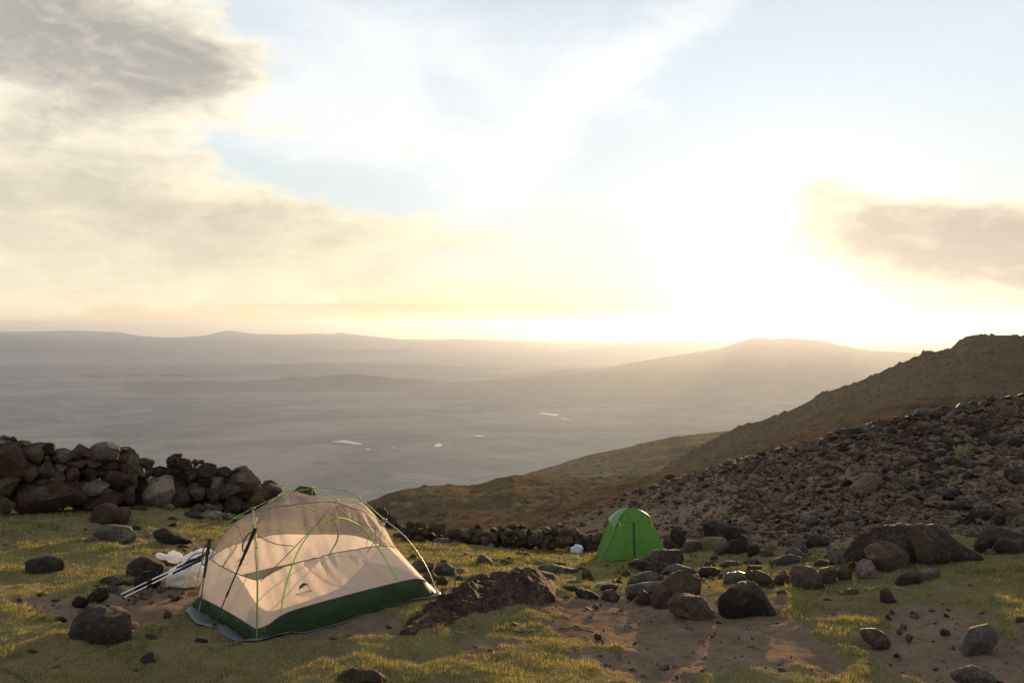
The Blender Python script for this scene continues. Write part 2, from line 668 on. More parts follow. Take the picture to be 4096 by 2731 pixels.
def ground_mat():
    m, nt, out = new_mat('camp_ground')
    at = nt.nodes.new('ShaderNodeAttribute')
    at.attribute_name = 'turf'
    turf = S(nt, at.outputs['Fac'])
    v = geopos(nt)
    a = noise(nt, v, 1.3, 5, .6)
    b_ = noise(nt, v, 7, 6, .65)
    c_ = noise(nt, v, 45, 5, .7)
    soil = mixc(nt, (a * .5 + b_ * .6).step(.35, .75), (.132, .086, .056), (.220, .152, .102))
    soil = mixc(nt, c_.step(.58, .72) * .7, soil, (.24, .16, .10))
    soil = mixc(nt, c_.step(.42, .30) * .6, soil, (.065, .038, .024))
    grass = mixc(nt, (a * .6 + b_ * .5).step(.35, .75), (.115, .095, .040), (.180, .145, .065))
    grass = mixc(nt, c_.step(.5, .7) * .6, grass, (.28, .21, .11))
    clod = noise(nt, v, 17, 3, .6)
    soil = mixc(nt, clod.step(.40, .28) * .7, soil, (.055, .032, .020))
    t = (turf + (b_ - .5) * .5).step(.3, .7)
    col = mixc(nt, t, soil, grass)
    nrm = bump(nt, b_ * .6 + c_ * .5 + clod * .6, 1.0, .045)
    bs = principled(nt, col, 1.0, nrm, 0.0)
    nt.links.new(bs.outputs[0], out.inputs[0])
    return m


def hill_mat(name, c1, c2, c3, s, bumpd, low=None):
    m, nt, out = new_mat(name)
    v = geopos(nt)
    a = noise(nt, v, s, 7, .62)
    b_ = noise(nt, v, s * 7, 6, .7)
    c_ = noise(nt, v, s * 40, 4, .75)
    col = mixc(nt, (a * .8 + b_ * .3).step(.46, .62), c1, c2)
    col = mixc(nt, (b_ * .6 + c_ * .5).step(.54, .63) * .9, col, c3)
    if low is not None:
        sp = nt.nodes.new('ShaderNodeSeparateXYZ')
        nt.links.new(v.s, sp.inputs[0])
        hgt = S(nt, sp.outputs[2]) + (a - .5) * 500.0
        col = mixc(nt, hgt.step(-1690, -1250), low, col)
    bs = principled(nt, col, 1.0, bump(nt, b_ * .5 + c_ * .6, 1.0, bumpd), 0.0)
    nt.links.new(bs.outputs[0], out.inputs[0])
    return m


def plain_ground_mat():
    m, nt, out = new_mat('valley_plain')
    v = geopos(nt)
    a = noise(nt, mapping(nt, v, (1 / 4200, 1 / 3000, 0)), 1.0, 8, .6, .8)
    b_ = noise(nt, mapping(nt, v, (1 / 900, 1 / 620, 0)), 1.0, 7, .62, 1.0)
    col = mixc(nt, a.step(.36, .64), (.16, .15, .13), (.26, .22, .175))
    col = mixc(nt, b_.step(.5, .74) * .7, col, (.36, .30, .24))
    col = mixc(nt, b_.step(.44, .28) * .8, col, (.11, .115, .10))
    bs = principled(nt, col, 1.0, None, 0.0)
    nt.links.new(bs.outputs[0], out.inputs[0])
    return m


M['ground'] = ground_mat()
M['hill'] = hill_mat('near_hills', (.125, .082, .050), (.155, .116, .058), (.046, .033, .025), 1 / 30, 2.0)
M['hill_far'] = hill_mat('far_hills', (.165, .115, .070), (.205, .160, .085), (.075, .055, .040), 1 / 60, 3.0)  # paler than the near hills: distance haze put into the base colour
M['ridge'] = hill_mat('ridge_scree', (.125, .080, .052), (.150, .110, .062), (.045, .031, .023), 1 / 25, 2.0)
M['mountain'] = hill_mat('mountain', (.055, .053, .054), (.080, .073, .070), (.045, .043, .044), 1 / 2500, 40, (.19, .165, .14))
M['plain'] = plain_ground_mat()


# ------------------------------------------------------------------ camp ground mesh
def build_ground():
    rows = np.concatenate([np.linspace(-9, 3.2, 12), np.linspace(3.4, 10, 250), np.linspace(10.04, 22.5, 250), np.linspace(23, 40, 16)])
    nc = 430
    t = np.linspace(-1, 1, nc)
    Y = np.repeat(rows, nc)
    half = np.where(rows > 0, 4.5 + .84 * rows, 10)
    X = (half[:, None] * t[None]).ravel()
    z, tf = surf(X, Y)
    me = new_mesh('ground', np.column_stack([X, Y, z]), grid_faces(len(rows), nc), M['ground'])
    at = me.attributes.new('turf', 'FLOAT', 'POINT')
    at.data.foreach_set('value', tf.astype(np.float32))
    tag(new_obj('ground', me), kind='structure')


build_ground()


# ------------------------------------------------------------------ hills, ridges, valley and far ranges
def loft(name, mat, lines, pxs, nx, sub, amp, scale, seed, sky_amp=0.25, bumps=0.0, bscale=1.0):
    """terrain lofted through level lines given as (distance, [(px,py)...]); the last line is the hidden far side"""
    px = np.linspace(pxs[0], pxs[1], nx)
    L3 = []
    for d, pts in lines:
        pts = np.array(pts, float)
        py = np.interp(px, pts[:, 0], pts[:, 1])
        dd = np.interp(px, *zip(*d)) if isinstance(d, (list, tuple)) else np.full(nx, float(d))
        L3.append(np.array([P(a, b, c) for a, b, c in zip(px, py, dd)]))
    rows, w = [], []
    for k in range(len(L3) - 1):
        n = sub[k]
        for i in range(n + (k == len(L3) - 2)):
            t = i / n
            rows.append(L3[k] * (1 - t) + L3[k + 1] * t)
            sky_k = len(L3) - 2
            w.append(1.0 if k < sky_k - 1 else (1 - (1 - sky_amp) * t if k == sky_k - 1 else sky_amp))
    V = np.array(rows)
    nr = len(V)
    W = np.repeat(np.array(w), nx)
    V = V.reshape(-1, 3)
    p2 = V[:, :2] / scale
    ridged = 1 - 2 * np.abs(fbm(p2 * 1.7, 5, seed + 7, .55))
    V[:, 2] += amp * W * (0.65 * fbm(p2, 6, seed, .55) + 0.35 * (ridged - .6))
    if bumps:
        b = fbm(V[:, :2] / bscale, 3, seed + 31, .6)
        V[:, 2] += bumps * np.maximum(0, b - .12) ** 1.0 * 2
    o = new_obj(name, new_mesh(name, V, grid_faces(nr, nx), mat))
    tag(o, kind='structure')
    return o


def down(pts, dy):
    return [(a, b + dy) for a, b in pts]


# right hand ridges
sky_r2 = [(1200, 2130), (2000, 2040), (2300, 1975), (2600, 1895), (2850, 1850), (3000, 1812), (3110, 1755), (3200, 1722), (3300, 1690), (3450, 1640), (3600, 1597), (3750, 1586), (3900, 1586), (4096, 1600), (5600, 1560)]
loft('scree_ridge', M['ridge'], [(60, down(sky_r2, 330)), (105, down(sky_r2, 140)), (170, sky_r2), (230, down(sky_r2, 260))], (1200, 5400), 420, (26, 40, 10), 1.6, 30, 3, .4, .6, 2.4)
sky_r1 = [(2200, 2120), (2600, 1900), (2700, 1842), (2800, 1785), (2950, 1702), (2990, 1690), (3100, 1665), (3200, 1620), (3290, 1570), (3310, 1562), (3400, 1535), (3440, 1522), (3480, 1508), (3500, 1500), (3600, 1455),
          (3680, 1420), (3695, 1404), (3725, 1402), (3740, 1408), (3800, 1395), (3825, 1372), (3860, 1346), (3900, 1338), (3960, 1340), (4050, 1338), (4096, 1343), (4500, 1200), (5400, 300)]
loft('mountain_ridge', M['ridge'], [(330, down(sky_r1, 420)), (470, down(sky_r1, 190)), (640, sky_r1), (860, down(sky_r1, 240))], (2200, 5400), 560, (24, 60, 10), 14, 120, 13, .16, 2.6, 6.0)
# brown hills below the camp
sky_h1 = [(600, 2120), (1100, 2110), (1400, 2040), (1480, 2003), (1550, 1967), (1640, 1950), (1700, 1938), (1800, 1936), (1880, 1944), (1960, 1925), (2060, 1900), (2170, 1903), (2300, 1912), (2450, 1908), (2700, 1890), (4000, 1900)]
loft('hills', M['hill'], [(120, down(sky_h1, 420)), (200, down(sky_h1, 190)), (300, down(sky_h1, 85)), (430, sky_h1), (560, down(sky_h1, 120))], (600, 4000), 420, (20, 50, 60, 10), 7, 60, 41, .4, .8, 5.0)
sky_h2 = [(1300, 2120), (1700, 2010), (1950, 1935), (2080, 1905), (2200, 1872), (2300, 1840), (2400, 1812), (2460, 1800), (2560, 1775), (2700, 1752), (2800, 1740), (2900, 1730), (3300, 1730), (4000, 1800)]
loft('hills', M['hill_far'], [(460, down(sky_h2, 300)), (700, down(sky_h2, 110)), (1050, sky_h2), (1500, down(sky_h2, 120))], (1300, 4000), 340, (20, 60, 10), 18, 150, 61, .3, 1.2, 12.0)

# valley floor, 1.7 km below
VZ = CAMZ - 1700.0


def build_plain():
    rr = np.concatenate([np.linspace(200, 6000, 12), np.geomspace(6500, 42000, 150), np.geomspace(46000, 84000, 14)])
    th = np.linspace(-1.25, 1.25, 260)
    Rg, Tg = np.meshgrid(rr, th, indexing='ij')
    X, Y = (Rg * np.sin(Tg)).ravel(), (Rg * np.cos(Tg)).ravel()
    h = 130 * np.maximum(0, fbm(np.column_stack([X, Y]) / 3600, 5, 77, .5) - .10) * sstep(7000, 10000, Rg.ravel())
    # lakes lie on level ground
    for cx, cy, rx in LAKE_C:
        h *= 1 - np.exp(-(((X - cx) ** 2 + (Y - cy) ** 2) / rx ** 2))
    o = new_obj('valley_plain', new_mesh('valley_plain', np.column_stack([X, Y, VZ + h]), grid_faces(len(rr), len(th)), M['plain']))
    tag(o, kind='structure')


LK = lambda pts: [(1200 + a * .7228, 1250 + b * .7228) for a, b in pts]
LAKES = [LK([(165, 713), (200, 710), (225, 709), (240, 705), (262, 708), (290, 712), (320, 720), (357, 730), (330, 731), (290, 727), (240, 720), (200, 717)]),
         LK([(1318, 557), (1345, 554), (1375, 558), (1400, 560), (1440, 566), (1420, 571), (1390, 567), (1350, 562)]),
         LK([(1435, 585), (1460, 583), (1490, 590), (1545, 594), (1490, 593)]),
         LK([(345, 754), (375, 752), (405, 757), (380, 761)]),
         LK([(740, 735), (765, 722), (792, 732), (775, 743), (752, 742)]),
         LK([(950, 684), (990, 678), (1035, 679), (1000, 687)]),
         LK([(495, 746), (520, 745), (540, 749), (515, 750)]),
         LK([(815, 733), (840, 733), (830, 738)]),
         LK([(530, 761), (552, 762), (540, 764)])]


def on_plain(px, py, z):
    r = ray(px, py)
    return np.array([0, 0, CAMZ]) + r * ((z - CAMZ) / r[2])


LAKE_C = []
for lk in LAKES:
    q = np.array([on_plain(a, b, VZ) for a, b in lk])
    c = q.mean(0)
    LAKE_C.append((c[0], c[1], 1.6 * max(400, np.abs(q - c).max())))
build_plain()
mw, ntw, outw = new_mat('lake_water')
bw = principled(ntw, (.03, .04, .05), .12, bump(ntw, noise(ntw, geopos(ntw), .02, 3), .05, 1.0), .5)
ntw.links.new(bw.outputs[0], outw.inputs[0])
for lk in LAKES:
    q = np.array([on_plain(a, b, VZ + 9) for a, b in lk])
    n = len(q)
    lo = q - np.array([0, 0, 60])
    tag(new_obj('lake', new_mesh('lake', np.vstack([q, lo]), [list(range(n))] + [[i, (i + 1) % n, n + (i + 1) % n, n + i] for i in range(n)], mw, False)), kind='structure')


def range_(name, d, sky, base_px, amp, seed, depth=.35, front=.7):
    """far range: the skyline at distance d, its foot on the valley floor"""
    foot = []
    for a, b in sky:
        df = d * (front + .03 * math.sin(a * .004 + seed))
        foot.append((a, HORIZON + FPX * 1730 / df))
    back = [(a, HORIZON + FPX * 1800 / (d * (1 + depth))) for a, b in sky]
    mid = [(a, HORIZON + (b - HORIZON) * .45 + (HORIZON + FPX * 1730 / (d * front) - HORIZON) * .38) for a, b in sky]
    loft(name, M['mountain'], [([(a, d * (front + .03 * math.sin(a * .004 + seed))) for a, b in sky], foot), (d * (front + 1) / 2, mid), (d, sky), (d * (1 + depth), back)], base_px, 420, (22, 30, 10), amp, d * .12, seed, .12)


sun_m = [(1300, 1680), (1500, 1640), (1680, 1590), (1814, 1550), (1920, 1525), (2031, 1503), (2110, 1494), (2176, 1488), (2240, 1481), (2284, 1476), (2340, 1478), (2414, 1474), (2480, 1460), (2537, 1449), (2620, 1436), (2718, 1420), (2800, 1407), (2891, 1391), (2919, 1381), (2960, 1366),
         (2995, 1355), (3034, 1351), (3085, 1355), (3142, 1352), (3200, 1356), (3263, 1359), (3320, 1370), (3365, 1381), (3430, 1395), (3493, 1403), (3684, 1413), (4096, 1440), (5200, 1480)]
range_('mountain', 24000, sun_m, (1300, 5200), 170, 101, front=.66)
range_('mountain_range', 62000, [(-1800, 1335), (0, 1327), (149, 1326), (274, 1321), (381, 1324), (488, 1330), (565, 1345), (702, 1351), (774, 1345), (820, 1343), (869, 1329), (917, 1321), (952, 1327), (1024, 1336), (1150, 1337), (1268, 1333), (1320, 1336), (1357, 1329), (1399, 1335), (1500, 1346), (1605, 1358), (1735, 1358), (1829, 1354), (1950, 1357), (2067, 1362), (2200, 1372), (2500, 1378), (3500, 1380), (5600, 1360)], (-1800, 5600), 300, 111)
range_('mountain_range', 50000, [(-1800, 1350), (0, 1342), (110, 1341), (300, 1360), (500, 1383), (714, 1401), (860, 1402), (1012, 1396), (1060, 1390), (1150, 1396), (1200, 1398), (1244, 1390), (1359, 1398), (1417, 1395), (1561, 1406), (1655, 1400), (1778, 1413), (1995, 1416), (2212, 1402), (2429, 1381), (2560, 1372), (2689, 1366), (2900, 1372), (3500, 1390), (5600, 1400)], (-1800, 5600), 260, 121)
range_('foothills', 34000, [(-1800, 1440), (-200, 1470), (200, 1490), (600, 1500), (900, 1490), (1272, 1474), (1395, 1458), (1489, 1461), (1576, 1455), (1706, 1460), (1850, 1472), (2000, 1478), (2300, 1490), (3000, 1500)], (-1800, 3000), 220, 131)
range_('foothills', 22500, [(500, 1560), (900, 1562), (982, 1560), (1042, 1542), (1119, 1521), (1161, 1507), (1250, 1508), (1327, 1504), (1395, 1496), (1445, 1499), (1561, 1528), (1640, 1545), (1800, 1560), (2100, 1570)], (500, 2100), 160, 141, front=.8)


# ------------------------------------------------------------------ haze: one even box of air round everything
HAZE_DENSITY = 1.9e-5
mh = bpy.data.materials.new('haze')
mh.use_nodes = True
nh = mh.node_tree
nh.nodes.clear()
oh = nh.nodes.new('ShaderNodeOutputMaterial')
pv = nh.nodes.new('ShaderNodeVolumePrincipled')
pv.inputs['Color'].default_value = (.44, .50, .62, 1)
pv.inputs['Density'].default_value = HAZE_DENSITY
pv.inputs['Density Attribute'].default_value = ''
pv.inputs['Anisotropy'].default_value = .57
nh.links.new(pv.outputs[0], oh.inputs['Volume'])
hv, hf = box((0, 36000, (320 + VZ - 400) / 2), (300000, 102000, 320 - (VZ - 400)))
tag(new_obj('haze', new_mesh('haze', hv, hf, mh, False)), kind='stuff')


# ------------------------------------------------------------------ rocks
_ico = {}


def ico(sub):
    if sub not in _ico:
        bm = bmesh.new()
        bmesh.ops.create_icosphere(bm, subdivisions=sub, radius=1)
        bm.verts.ensure_lookup_table()
        v = np.array([q.co[:] for q in bm.verts])
        f = np.array([[q.index for q in t.verts] for t in bm.faces])
        bm.free()
        _ico[sub] = (v, f)
    return _ico[sub]


def facet(v, rng, n, lo, hi, front=None, keep=.06):
    """knock flat faces into a unit blob"""
    for _ in range(n):
        d = rng.normal(size=3)
        if front is not None:
            d[1] = -abs(d[1]) * front if rng.random() < .7 else abs(d[1]) * front
        d /= np.linalg.norm(d)
        off = rng.uniform(lo, hi)
        e = v @ d - off
        v = v - np.outer(np.maximum(e, 0) * (1 - keep), d)
    return v


def roughen(v, size, rng, amt):
    s = int(rng.integers(1000))
    r = np.linalg.norm(v, axis=1)[:, None] + 1e-6
    k = amt * (0.5 * fbm(v / size * 1.6 + s, 3, s)[:, None] + 0.5 * fbm(v / size * 4.5 + s, 3, s + 5)[:, None] + 0.4 * fbm(v / size * 11 + s, 2, s + 9)[:, None])
    return v + v / r * k * size


def lib_rock(seed, sub, flat=1.0, n=9, round_=False):
    rng = np.random.default_rng(seed)
    v, f = ico(sub)
    v = v.copy()
    v = facet(v, rng, n, .42, .82, None, .03)
    v = roughen(v, 1.0, rng, .10)
    v *= np.array([1, rng.uniform(.65, .95), rng.uniform(.5, .8) * flat])
    v -= (v.max(0) + v.min(0)) / 2
    v /= np.abs(v[:, :2]).max()
    return v, f


def poly_radius(poly, th):
    """distance from the origin to a star-shaped outline in direction th"""
    poly = np.asarray(poly)
    out = np.zeros(len(th))
    c, s = np.cos(th), np.sin(th)
    for i in range(len(poly)):
        a, b = poly[i], poly[(i + 1) % len(poly)]
        e = b - a
        den = c * e[1] - s * e[0]
        den = np.where(np.abs(den) < 1e-9, 1e-9, den)
        t = (a[0] * e[1] - a[1] * e[0]) / den
        u = (a[0] * s - a[1] * c) / den
        ok = (t > 0) & (u >= -1e-6) & (u <= 1 + 1e-6)
        out = np.where(ok & (t > out), t, out)
    bad = out <= 0
    if bad.any():
        out[bad] = np.median(out[~bad]) if (~bad).any() else .1
    return out


def centroid(p):
    p = np.asarray(p, float)
    q = np.roll(p, -1, 0)
    cr = p[:, 0] * q[:, 1] - q[:, 0] * p[:, 1]
    A = cr.sum() / 2
    if abs(A) < 1e-9:
        return p.mean(0)
    return np.array([((p[:, 0] + q[:, 0]) * cr).sum(), ((p[:, 1] + q[:, 1]) * cr).sum()]) / (6 * A)


def outline_rock(poly, d=None, thick=.8, seed=0, sub=4, amt=.10, facets=6, sink=0.0, boxy=.68, chips=24, grow=1.05, chipq=(.905, .985)):
    """a solid stone whose outline follows a photo outline; d = distance of its middle, else from the ground it stands on"""
    rng = np.random.default_rng(seed + 11)
    poly = np.array(poly, float)
    w, h = np.ptp(poly[:, 0]), np.ptp(poly[:, 1])
    if d is None:
        low = poly[np.argsort(-poly[:, 1])[:3]]
        g = G(low[:, 0].mean(), poly[:, 1].max())
        dm = g[1]
        b = thick * .5 * min(w, 1.5 * h) / FPX * dm
        d = dm + b * .75
    else:
        b = thick * .5 * min(w, 1.5 * h) / FPX * d
    W3 = np.array([P(x, y, d) for x, y in poly])
    p2 = W3[:, [0, 2]]
    c = centroid(p2)
    p2 = p2 - c
    if sink:
        p2[:, 1] = np.where(p2[:, 1] < 0, p2[:, 1] * (1 + sink), p2[:, 1])
    v, f = ico(sub)
    v = v.copy()
    th = np.arctan2(v[:, 2], v[:, 0])
    pl = np.sqrt(v[:, 0] ** 2 + v[:, 2] ** 2)
    pl = pl ** boxy
    r = poly_radius(p2, th)
    # soften corners a touch
    r = .88 * r + .06 * poly_radius(p2, th + .07) + .06 * poly_radius(p2, th - .07)
    size = np.sqrt(np.ptp(p2[:, 0]) * np.ptp(p2[:, 1])) * .5
    v = np.column_stack([np.cos(th) * r * pl, np.sign(v[:, 1]) * np.abs(v[:, 1]) ** .85 * b, np.sin(th) * r * pl])
    # flat faces: those towards the viewer and the back keep the outline, the rest only nick it
    sc = np.array([np.ptp(p2[:, 0]) / 2, b, np.ptp(p2[:, 1]) / 2])
    vv = v / sc
    for _ in range(facets):
        nrm_ = np.array([rng.normal() * .55, rng.choice([-1, -1, -1, 1]), rng.normal() * .55 + .12])
        nrm_ /= np.linalg.norm(nrm_)
        e = vv @ nrm_ - rng.uniform(.5, .88)
        vv = vv - np.outer(np.maximum(e, 0) * .97, nrm_)
    for _ in range(chips):
        nrm_ = rng.normal(size=3)
        nrm_[1] += .5 * np.sign(nrm_[1])
        nrm_ /= np.linalg.norm(nrm_)
        e = vv @ nrm_
        e = e - np.quantile(e, rng.uniform(*chipq))
        vv = vv - np.outer(np.maximum(e, 0) * .97, nrm_)
    ext = np.array([np.ptp(v[:, 0]), np.ptp(v[:, 2])])
    v = vv * sc
    v[:, 0] *= ext[0] / np.ptp(v[:, 0])
    v[:, 2] *= ext[1] / np.ptp(v[:, 2])
    v[:, 0] += (p2[:, 0].max() + p2[:, 0].min()) / 2 - (v[:, 0].max() + v[:, 0].min()) / 2
    v[:, 2] += (p2[:, 1].max() + p2[:, 1].min()) / 2 - (v[:, 2].max() + v[:, 2].min()) / 2
    v *= grow
    v = roughen(v, size, rng, amt)
    # world position; origin at the foot
    base = np.array([c[0], d, c[1] + v[:, 2].min() * .8])
    v = v + np.array([c[0], d, c[1]]) - base
    return v, f, base


SEED = [100]


def stone(name, poly, tone, label=None, cat='rock', parent=None, group=None, **kw):
    SEED[0] += 1
    kw.setdefault('seed', SEED[0])
    v, f, base = outline_rock(poly, **kw)
    me = new_mesh(name, v, f, M[tone], True, 33)
    if parent is not None:
        o = new_obj(name, me, parent, base - np.array(parent.location))
    else:
        o = new_obj(name, me, None, base)
        tag(o, label, cat, group)
    return o


def crop(ox, oy, sc):
    return lambda pts: [(ox + a * sc, oy + b * sc) for a, b in pts]


C2 = crop(0, 1700, 1200 / 2352)
C3 = crop(1500, 1950, 1200 / 2352)
C4 = crop(2500, 1950, 900 / 2352)
C5 = crop(3100, 1900, 996 / 1879)
C6 = crop(2600, 1250, 1496 / 2346)
C7 = crop(0, 2250, 1300 / 2352)
C1 = crop(700, 1900, 1100 / 2350)


# ---- dry stone walls: each stone a part of its wall
def wall(name, label, C, stones, line, seed, tone_pool, fill=()):
    """line: [(px, distance)...] of the wall's face"""
    xs, ds = zip(*line)
    rng = np.random.default_rng(seed)
    mx = float(np.mean(xs))
    e = empty(name, P(mx, 2050, float(np.interp(mx, xs, ds))))
    tag(e, label, 'stone wall')
    for it in stones:
        pts, tone = (it[0], it[1]) if isinstance(it[0], list) else (it, None)
        pts = C(pts)
        cx = np.mean([p[0] for p in pts])
        cy = np.mean([p[1] for p in pts])
        if tone is None:
            tone = tone_pool[int(rng.integers(len(tone_pool)))]
        d = float(np.interp(cx, xs, ds)) + rng.uniform(-.06, .06)
        stone('stone', pts, tone, parent=e, d=d, thick=1.15, sub=4, amt=.07, facets=5, grow=1.15, chips=16, chipq=(.80, .95))
    for (px, py, w, h) in fill:
        d = float(np.interp(px, xs, ds)) + .28
        k = 9
        poly = [(px + w / 2 * math.cos(a) * rng.uniform(.8, 1.1), py + h / 2 * math.sin(a) * rng.uniform(.8, 1.1)) for a in np.linspace(0, 2 * math.pi, k, endpoint=False)]
        stone('stone', poly, tone_pool[int(rng.integers(len(tone_pool)))], parent=e, d=d, thick=1.0, sub=2, amt=.1)
    return e


W1 = [[(0, 160), (60, 150), (170, 158), (208, 200), (205, 300), (170, 385), (90, 400), (0, 385), (-60, 300), (-50, 190)],
      ([(0, 395), (100, 395), (155, 440), (145, 500), (60, 560), (0, 565), (-60, 500)], 'brown'),
      ([(150, 400), (190, 310), (220, 290), (280, 345), (290, 385), (230, 440), (170, 450)], 'brown'),
      [(205, 170), (300, 165), (345, 215), (330, 285), (270, 310), (215, 260)],
      ([(150, 125), (200, 118), (240, 150), (200, 165), (150, 150)], 'ochre'),
      [(240, 150), (310, 135), (345, 155), (320, 180), (250, 170)],
      [(310, 165), (390, 140), (430, 175), (445, 215), (430, 245), (370, 235), (320, 200)],
      ([(395, 260), (450, 200), (500, 192), (545, 215), (530, 280), (480, 295), (410, 290)], 'grey'),
      [(340, 245), (385, 240), (390, 290), (345, 300)],
      [(280, 320), (350, 295), (420, 320), (415, 380), (380, 415), (280, 405)],
      ([(415, 305), (480, 305), (512, 325), (480, 355), (425, 365)], 'grey'),
      [(540, 225), (580, 208), (630, 225), (635, 265), (560, 275)],
      ([(600, 210), (650, 150), (725, 195), (728, 240), (690, 265), (640, 250)], 'brown'),
      [(510, 290), (600, 275), (655, 290), (630, 325), (560, 335), (515, 320)],
      [(650, 280), (700, 245), (795, 250), (800, 275), (760, 310), (690, 335), (655, 320)],
      ([(715, 185), (760, 150), (840, 138), (920, 155), (930, 195), (905, 255), (850, 280), (800, 245), (735, 225)], 'grey'),
      [(930, 180), (980, 185), (1008, 215), (950, 220)],
      [(500, 350), (560, 335), (610, 350), (605, 400), (560, 445), (500, 450)],
      [(380, 420), (420, 375), (480, 370), (498, 400), (490, 455), (430, 480)],
      [(640, 375), (690, 340), (750, 365), (750, 400), (700, 440), (650, 430)],
      [(750, 350), (790, 330), (832, 365), (830, 400), (780, 410)],
      [(810, 310), (870, 275), (920, 285), (925, 345), (860, 365), (800, 345)],
      ([(920, 300), (960, 285), (990, 315), (985, 370), (960, 385), (930, 350)], 'brown'),
      [(900, 260), (935, 245), (955, 275), (920, 295)],
      [(945, 235), (985, 230), (990, 290), (960, 285)],
      ([(980, 240), (1040, 235), (1060, 290), (1055, 370), (1010, 375), (990, 330)], 'grey'),
      ([(1045, 240), (1075, 235), (1110, 330), (1125, 395), (1085, 395), (1060, 330)], 'ochre'),
      [(1080, 255), (1150, 265), (1200, 295), (1185, 350), (1120, 320)],
      ([(815, 400), (880, 360), (960, 350), (1000, 405), (985, 460), (940, 500), (850, 495)], 'brown'),
      [(985, 380), (1020, 355), (1075, 400), (1060, 440), (1000, 465)],
      ([(650, 455), (750, 415), (810, 425), (835, 475), (800, 520), (690, 545), (650, 520)], 'grey'),
      [(450, 530), (560, 460), (640, 410), (658, 460), (650, 530), (600, 580), (480, 580)],
      ([(90, 680), (60, 600), (210, 450), (300, 420), (400, 480), (520, 570), (575, 660), (450, 690), (280, 695)], 'brown'),
      [(590, 640), (640, 570), (880, 510), (970, 500), (978, 545), (900, 625), (780, 670), (620, 680)],
      [(960, 490), (1000, 480), (1055, 560), (1050, 590), (950, 610)],
      [(230, 430), (330, 410), (400, 430), (440, 490), (330, 470)],
      ([(0, 110), (40, 80), (75, 100), (70, 120), (30, 125)], 'grey'), [(75, 95), (120, 88), (145, 110), (120, 130), (80, 125)],
      ([(0, 120), (40, 115), (40, 140), (0, 145)], 'pale'), [(-10, 560), (50, 560), (90, 620), (60, 690), (-20, 690)]]
wall('dry_stone_wall', 'tall dry stone wall of brown and grey stones at the left edge', C2, W1, [(-60, 12.0), (250, 12.7), (560, 13.5)], 7, ['dark', 'dark', 'brown', 'brown'],
     [(x, y, 96, 84) for y in (1830, 1885, 1940, 1995) for x in range(0, 500, 62)] + [(10, 1785, 110, 70), (70, 1795, 90, 70), (575, 1892, 70, 60), (555, 1940, 80, 70)])
W2 = [([(1095, 460), (1200, 395), (1235, 388), (1330, 430), (1365, 495), (1320, 610), (1270, 640), (1180, 610), (1130, 530)], 'pale'),
      ([(1010, 480), (1060, 440), (1100, 470), (1160, 600), (1100, 640), (1040, 610)], 'grey'),
      [(1140, 395), (1180, 340), (1250, 320), (1325, 345), (1300, 380), (1220, 375)],
      [(1225, 385), (1320, 370), (1430, 430), (1440, 480), (1380, 520), (1340, 440)],
      [(1305, 270), (1330, 248), (1390, 260), (1385, 290), (1330, 305)],
      ([(1330, 225), (1410, 225), (1420, 250), (1395, 270), (1340, 250)], 'brown'),
      [(1300, 320), (1360, 290), (1385, 310), (1330, 335)],
      [(1370, 300), (1410, 262), (1480, 260), (1515, 300), (1500, 340), (1450, 362), (1400, 345)],
      [(1310, 350), (1350, 310), (1440, 350), (1458, 395), (1450, 425), (1380, 400)],
      ([(1505, 275), (1540, 265), (1570, 290), (1540, 310)], 'brown'), [(1555, 272), (1590, 275), (1600, 295), (1570, 305)],
      ([(1510, 305), (1545, 300), (1555, 320), (1520, 330)], 'grey'),
      [(1560, 350), (1600, 300), (1660, 295), (1695, 325), (1690, 380), (1640, 408), (1580, 395)],
      [(1460, 390), (1500, 340), (1550, 345), (1565, 400), (1545, 440), (1480, 430)],
      [(1690, 345), (1750, 330), (1790, 365), (1798, 400), (1720, 405), (1690, 385)],
      [(1550, 440), (1580, 400), (1640, 415), (1650, 470), (1600, 485)],
      ([(1640, 430), (1670, 395), (1720, 395), (1743, 425), (1720, 510), (1680, 505)], 'grey'),
      [(1455, 520), (1500, 465), (1580, 470), (1605, 520), (1570, 600), (1500, 600)],
      [(1345, 560), (1420, 530), (1490, 545), (1500, 610), (1430, 650), (1330, 640)],
      [(1590, 540), (1620, 490), (1690, 490), (1730, 545), (1700, 605), (1620, 610)],
      ([(1705, 500), (1750, 460), (1810, 525), (1800, 565), (1750, 570)], 'brown'),
      [(1745, 440), (1800, 400), (1920, 335), (1990, 380), (2055, 460), (2040, 500), (1900, 500), (1790, 480)],
      ([(1775, 445), (1850, 440), (1925, 460), (1890, 540), (1850, 550), (1790, 495)], 'grey'),
      [(1800, 395), (1860, 340), (1880, 350), (1830, 390)],
      [(1740, 600), (1790, 550), (1850, 548), (1890, 590), (1870, 670), (1810, 700), (1750, 660)],
      [(1880, 560), (1920, 505), (1980, 510), (1985, 555), (1940, 585)],
      ([(1940, 500), (2000, 465), (2050, 490), (2075, 590), (2040, 640), (1990, 600)], 'brown'),
      [(2055, 465), (2120, 457), (2200, 490), (2228, 530), (2150, 540), (2080, 510)],
      ([(2060, 520), (2120, 498), (2183, 545), (2100, 570)], 'brown'),
      [(1870, 660), (1900, 590), (2000, 620), (2040, 660), (1960, 690), (1890, 700)],
      [(2080, 600), (2120, 540), (2220, 560), (2225, 600), (2150, 610)],
      [(2020, 640), (2080, 600), (2200, 610), (2210, 680), (2050, 690)],
      [(1600, 600), (1700, 600), (1750, 650), (1640, 660)], [(1350, 470), (1450, 470), (1490, 540), (1380, 560)],
      [(2310, 530), (2330, 500), (2400, 480), (2460, 500), (2470, 560), (2380, 570)]]
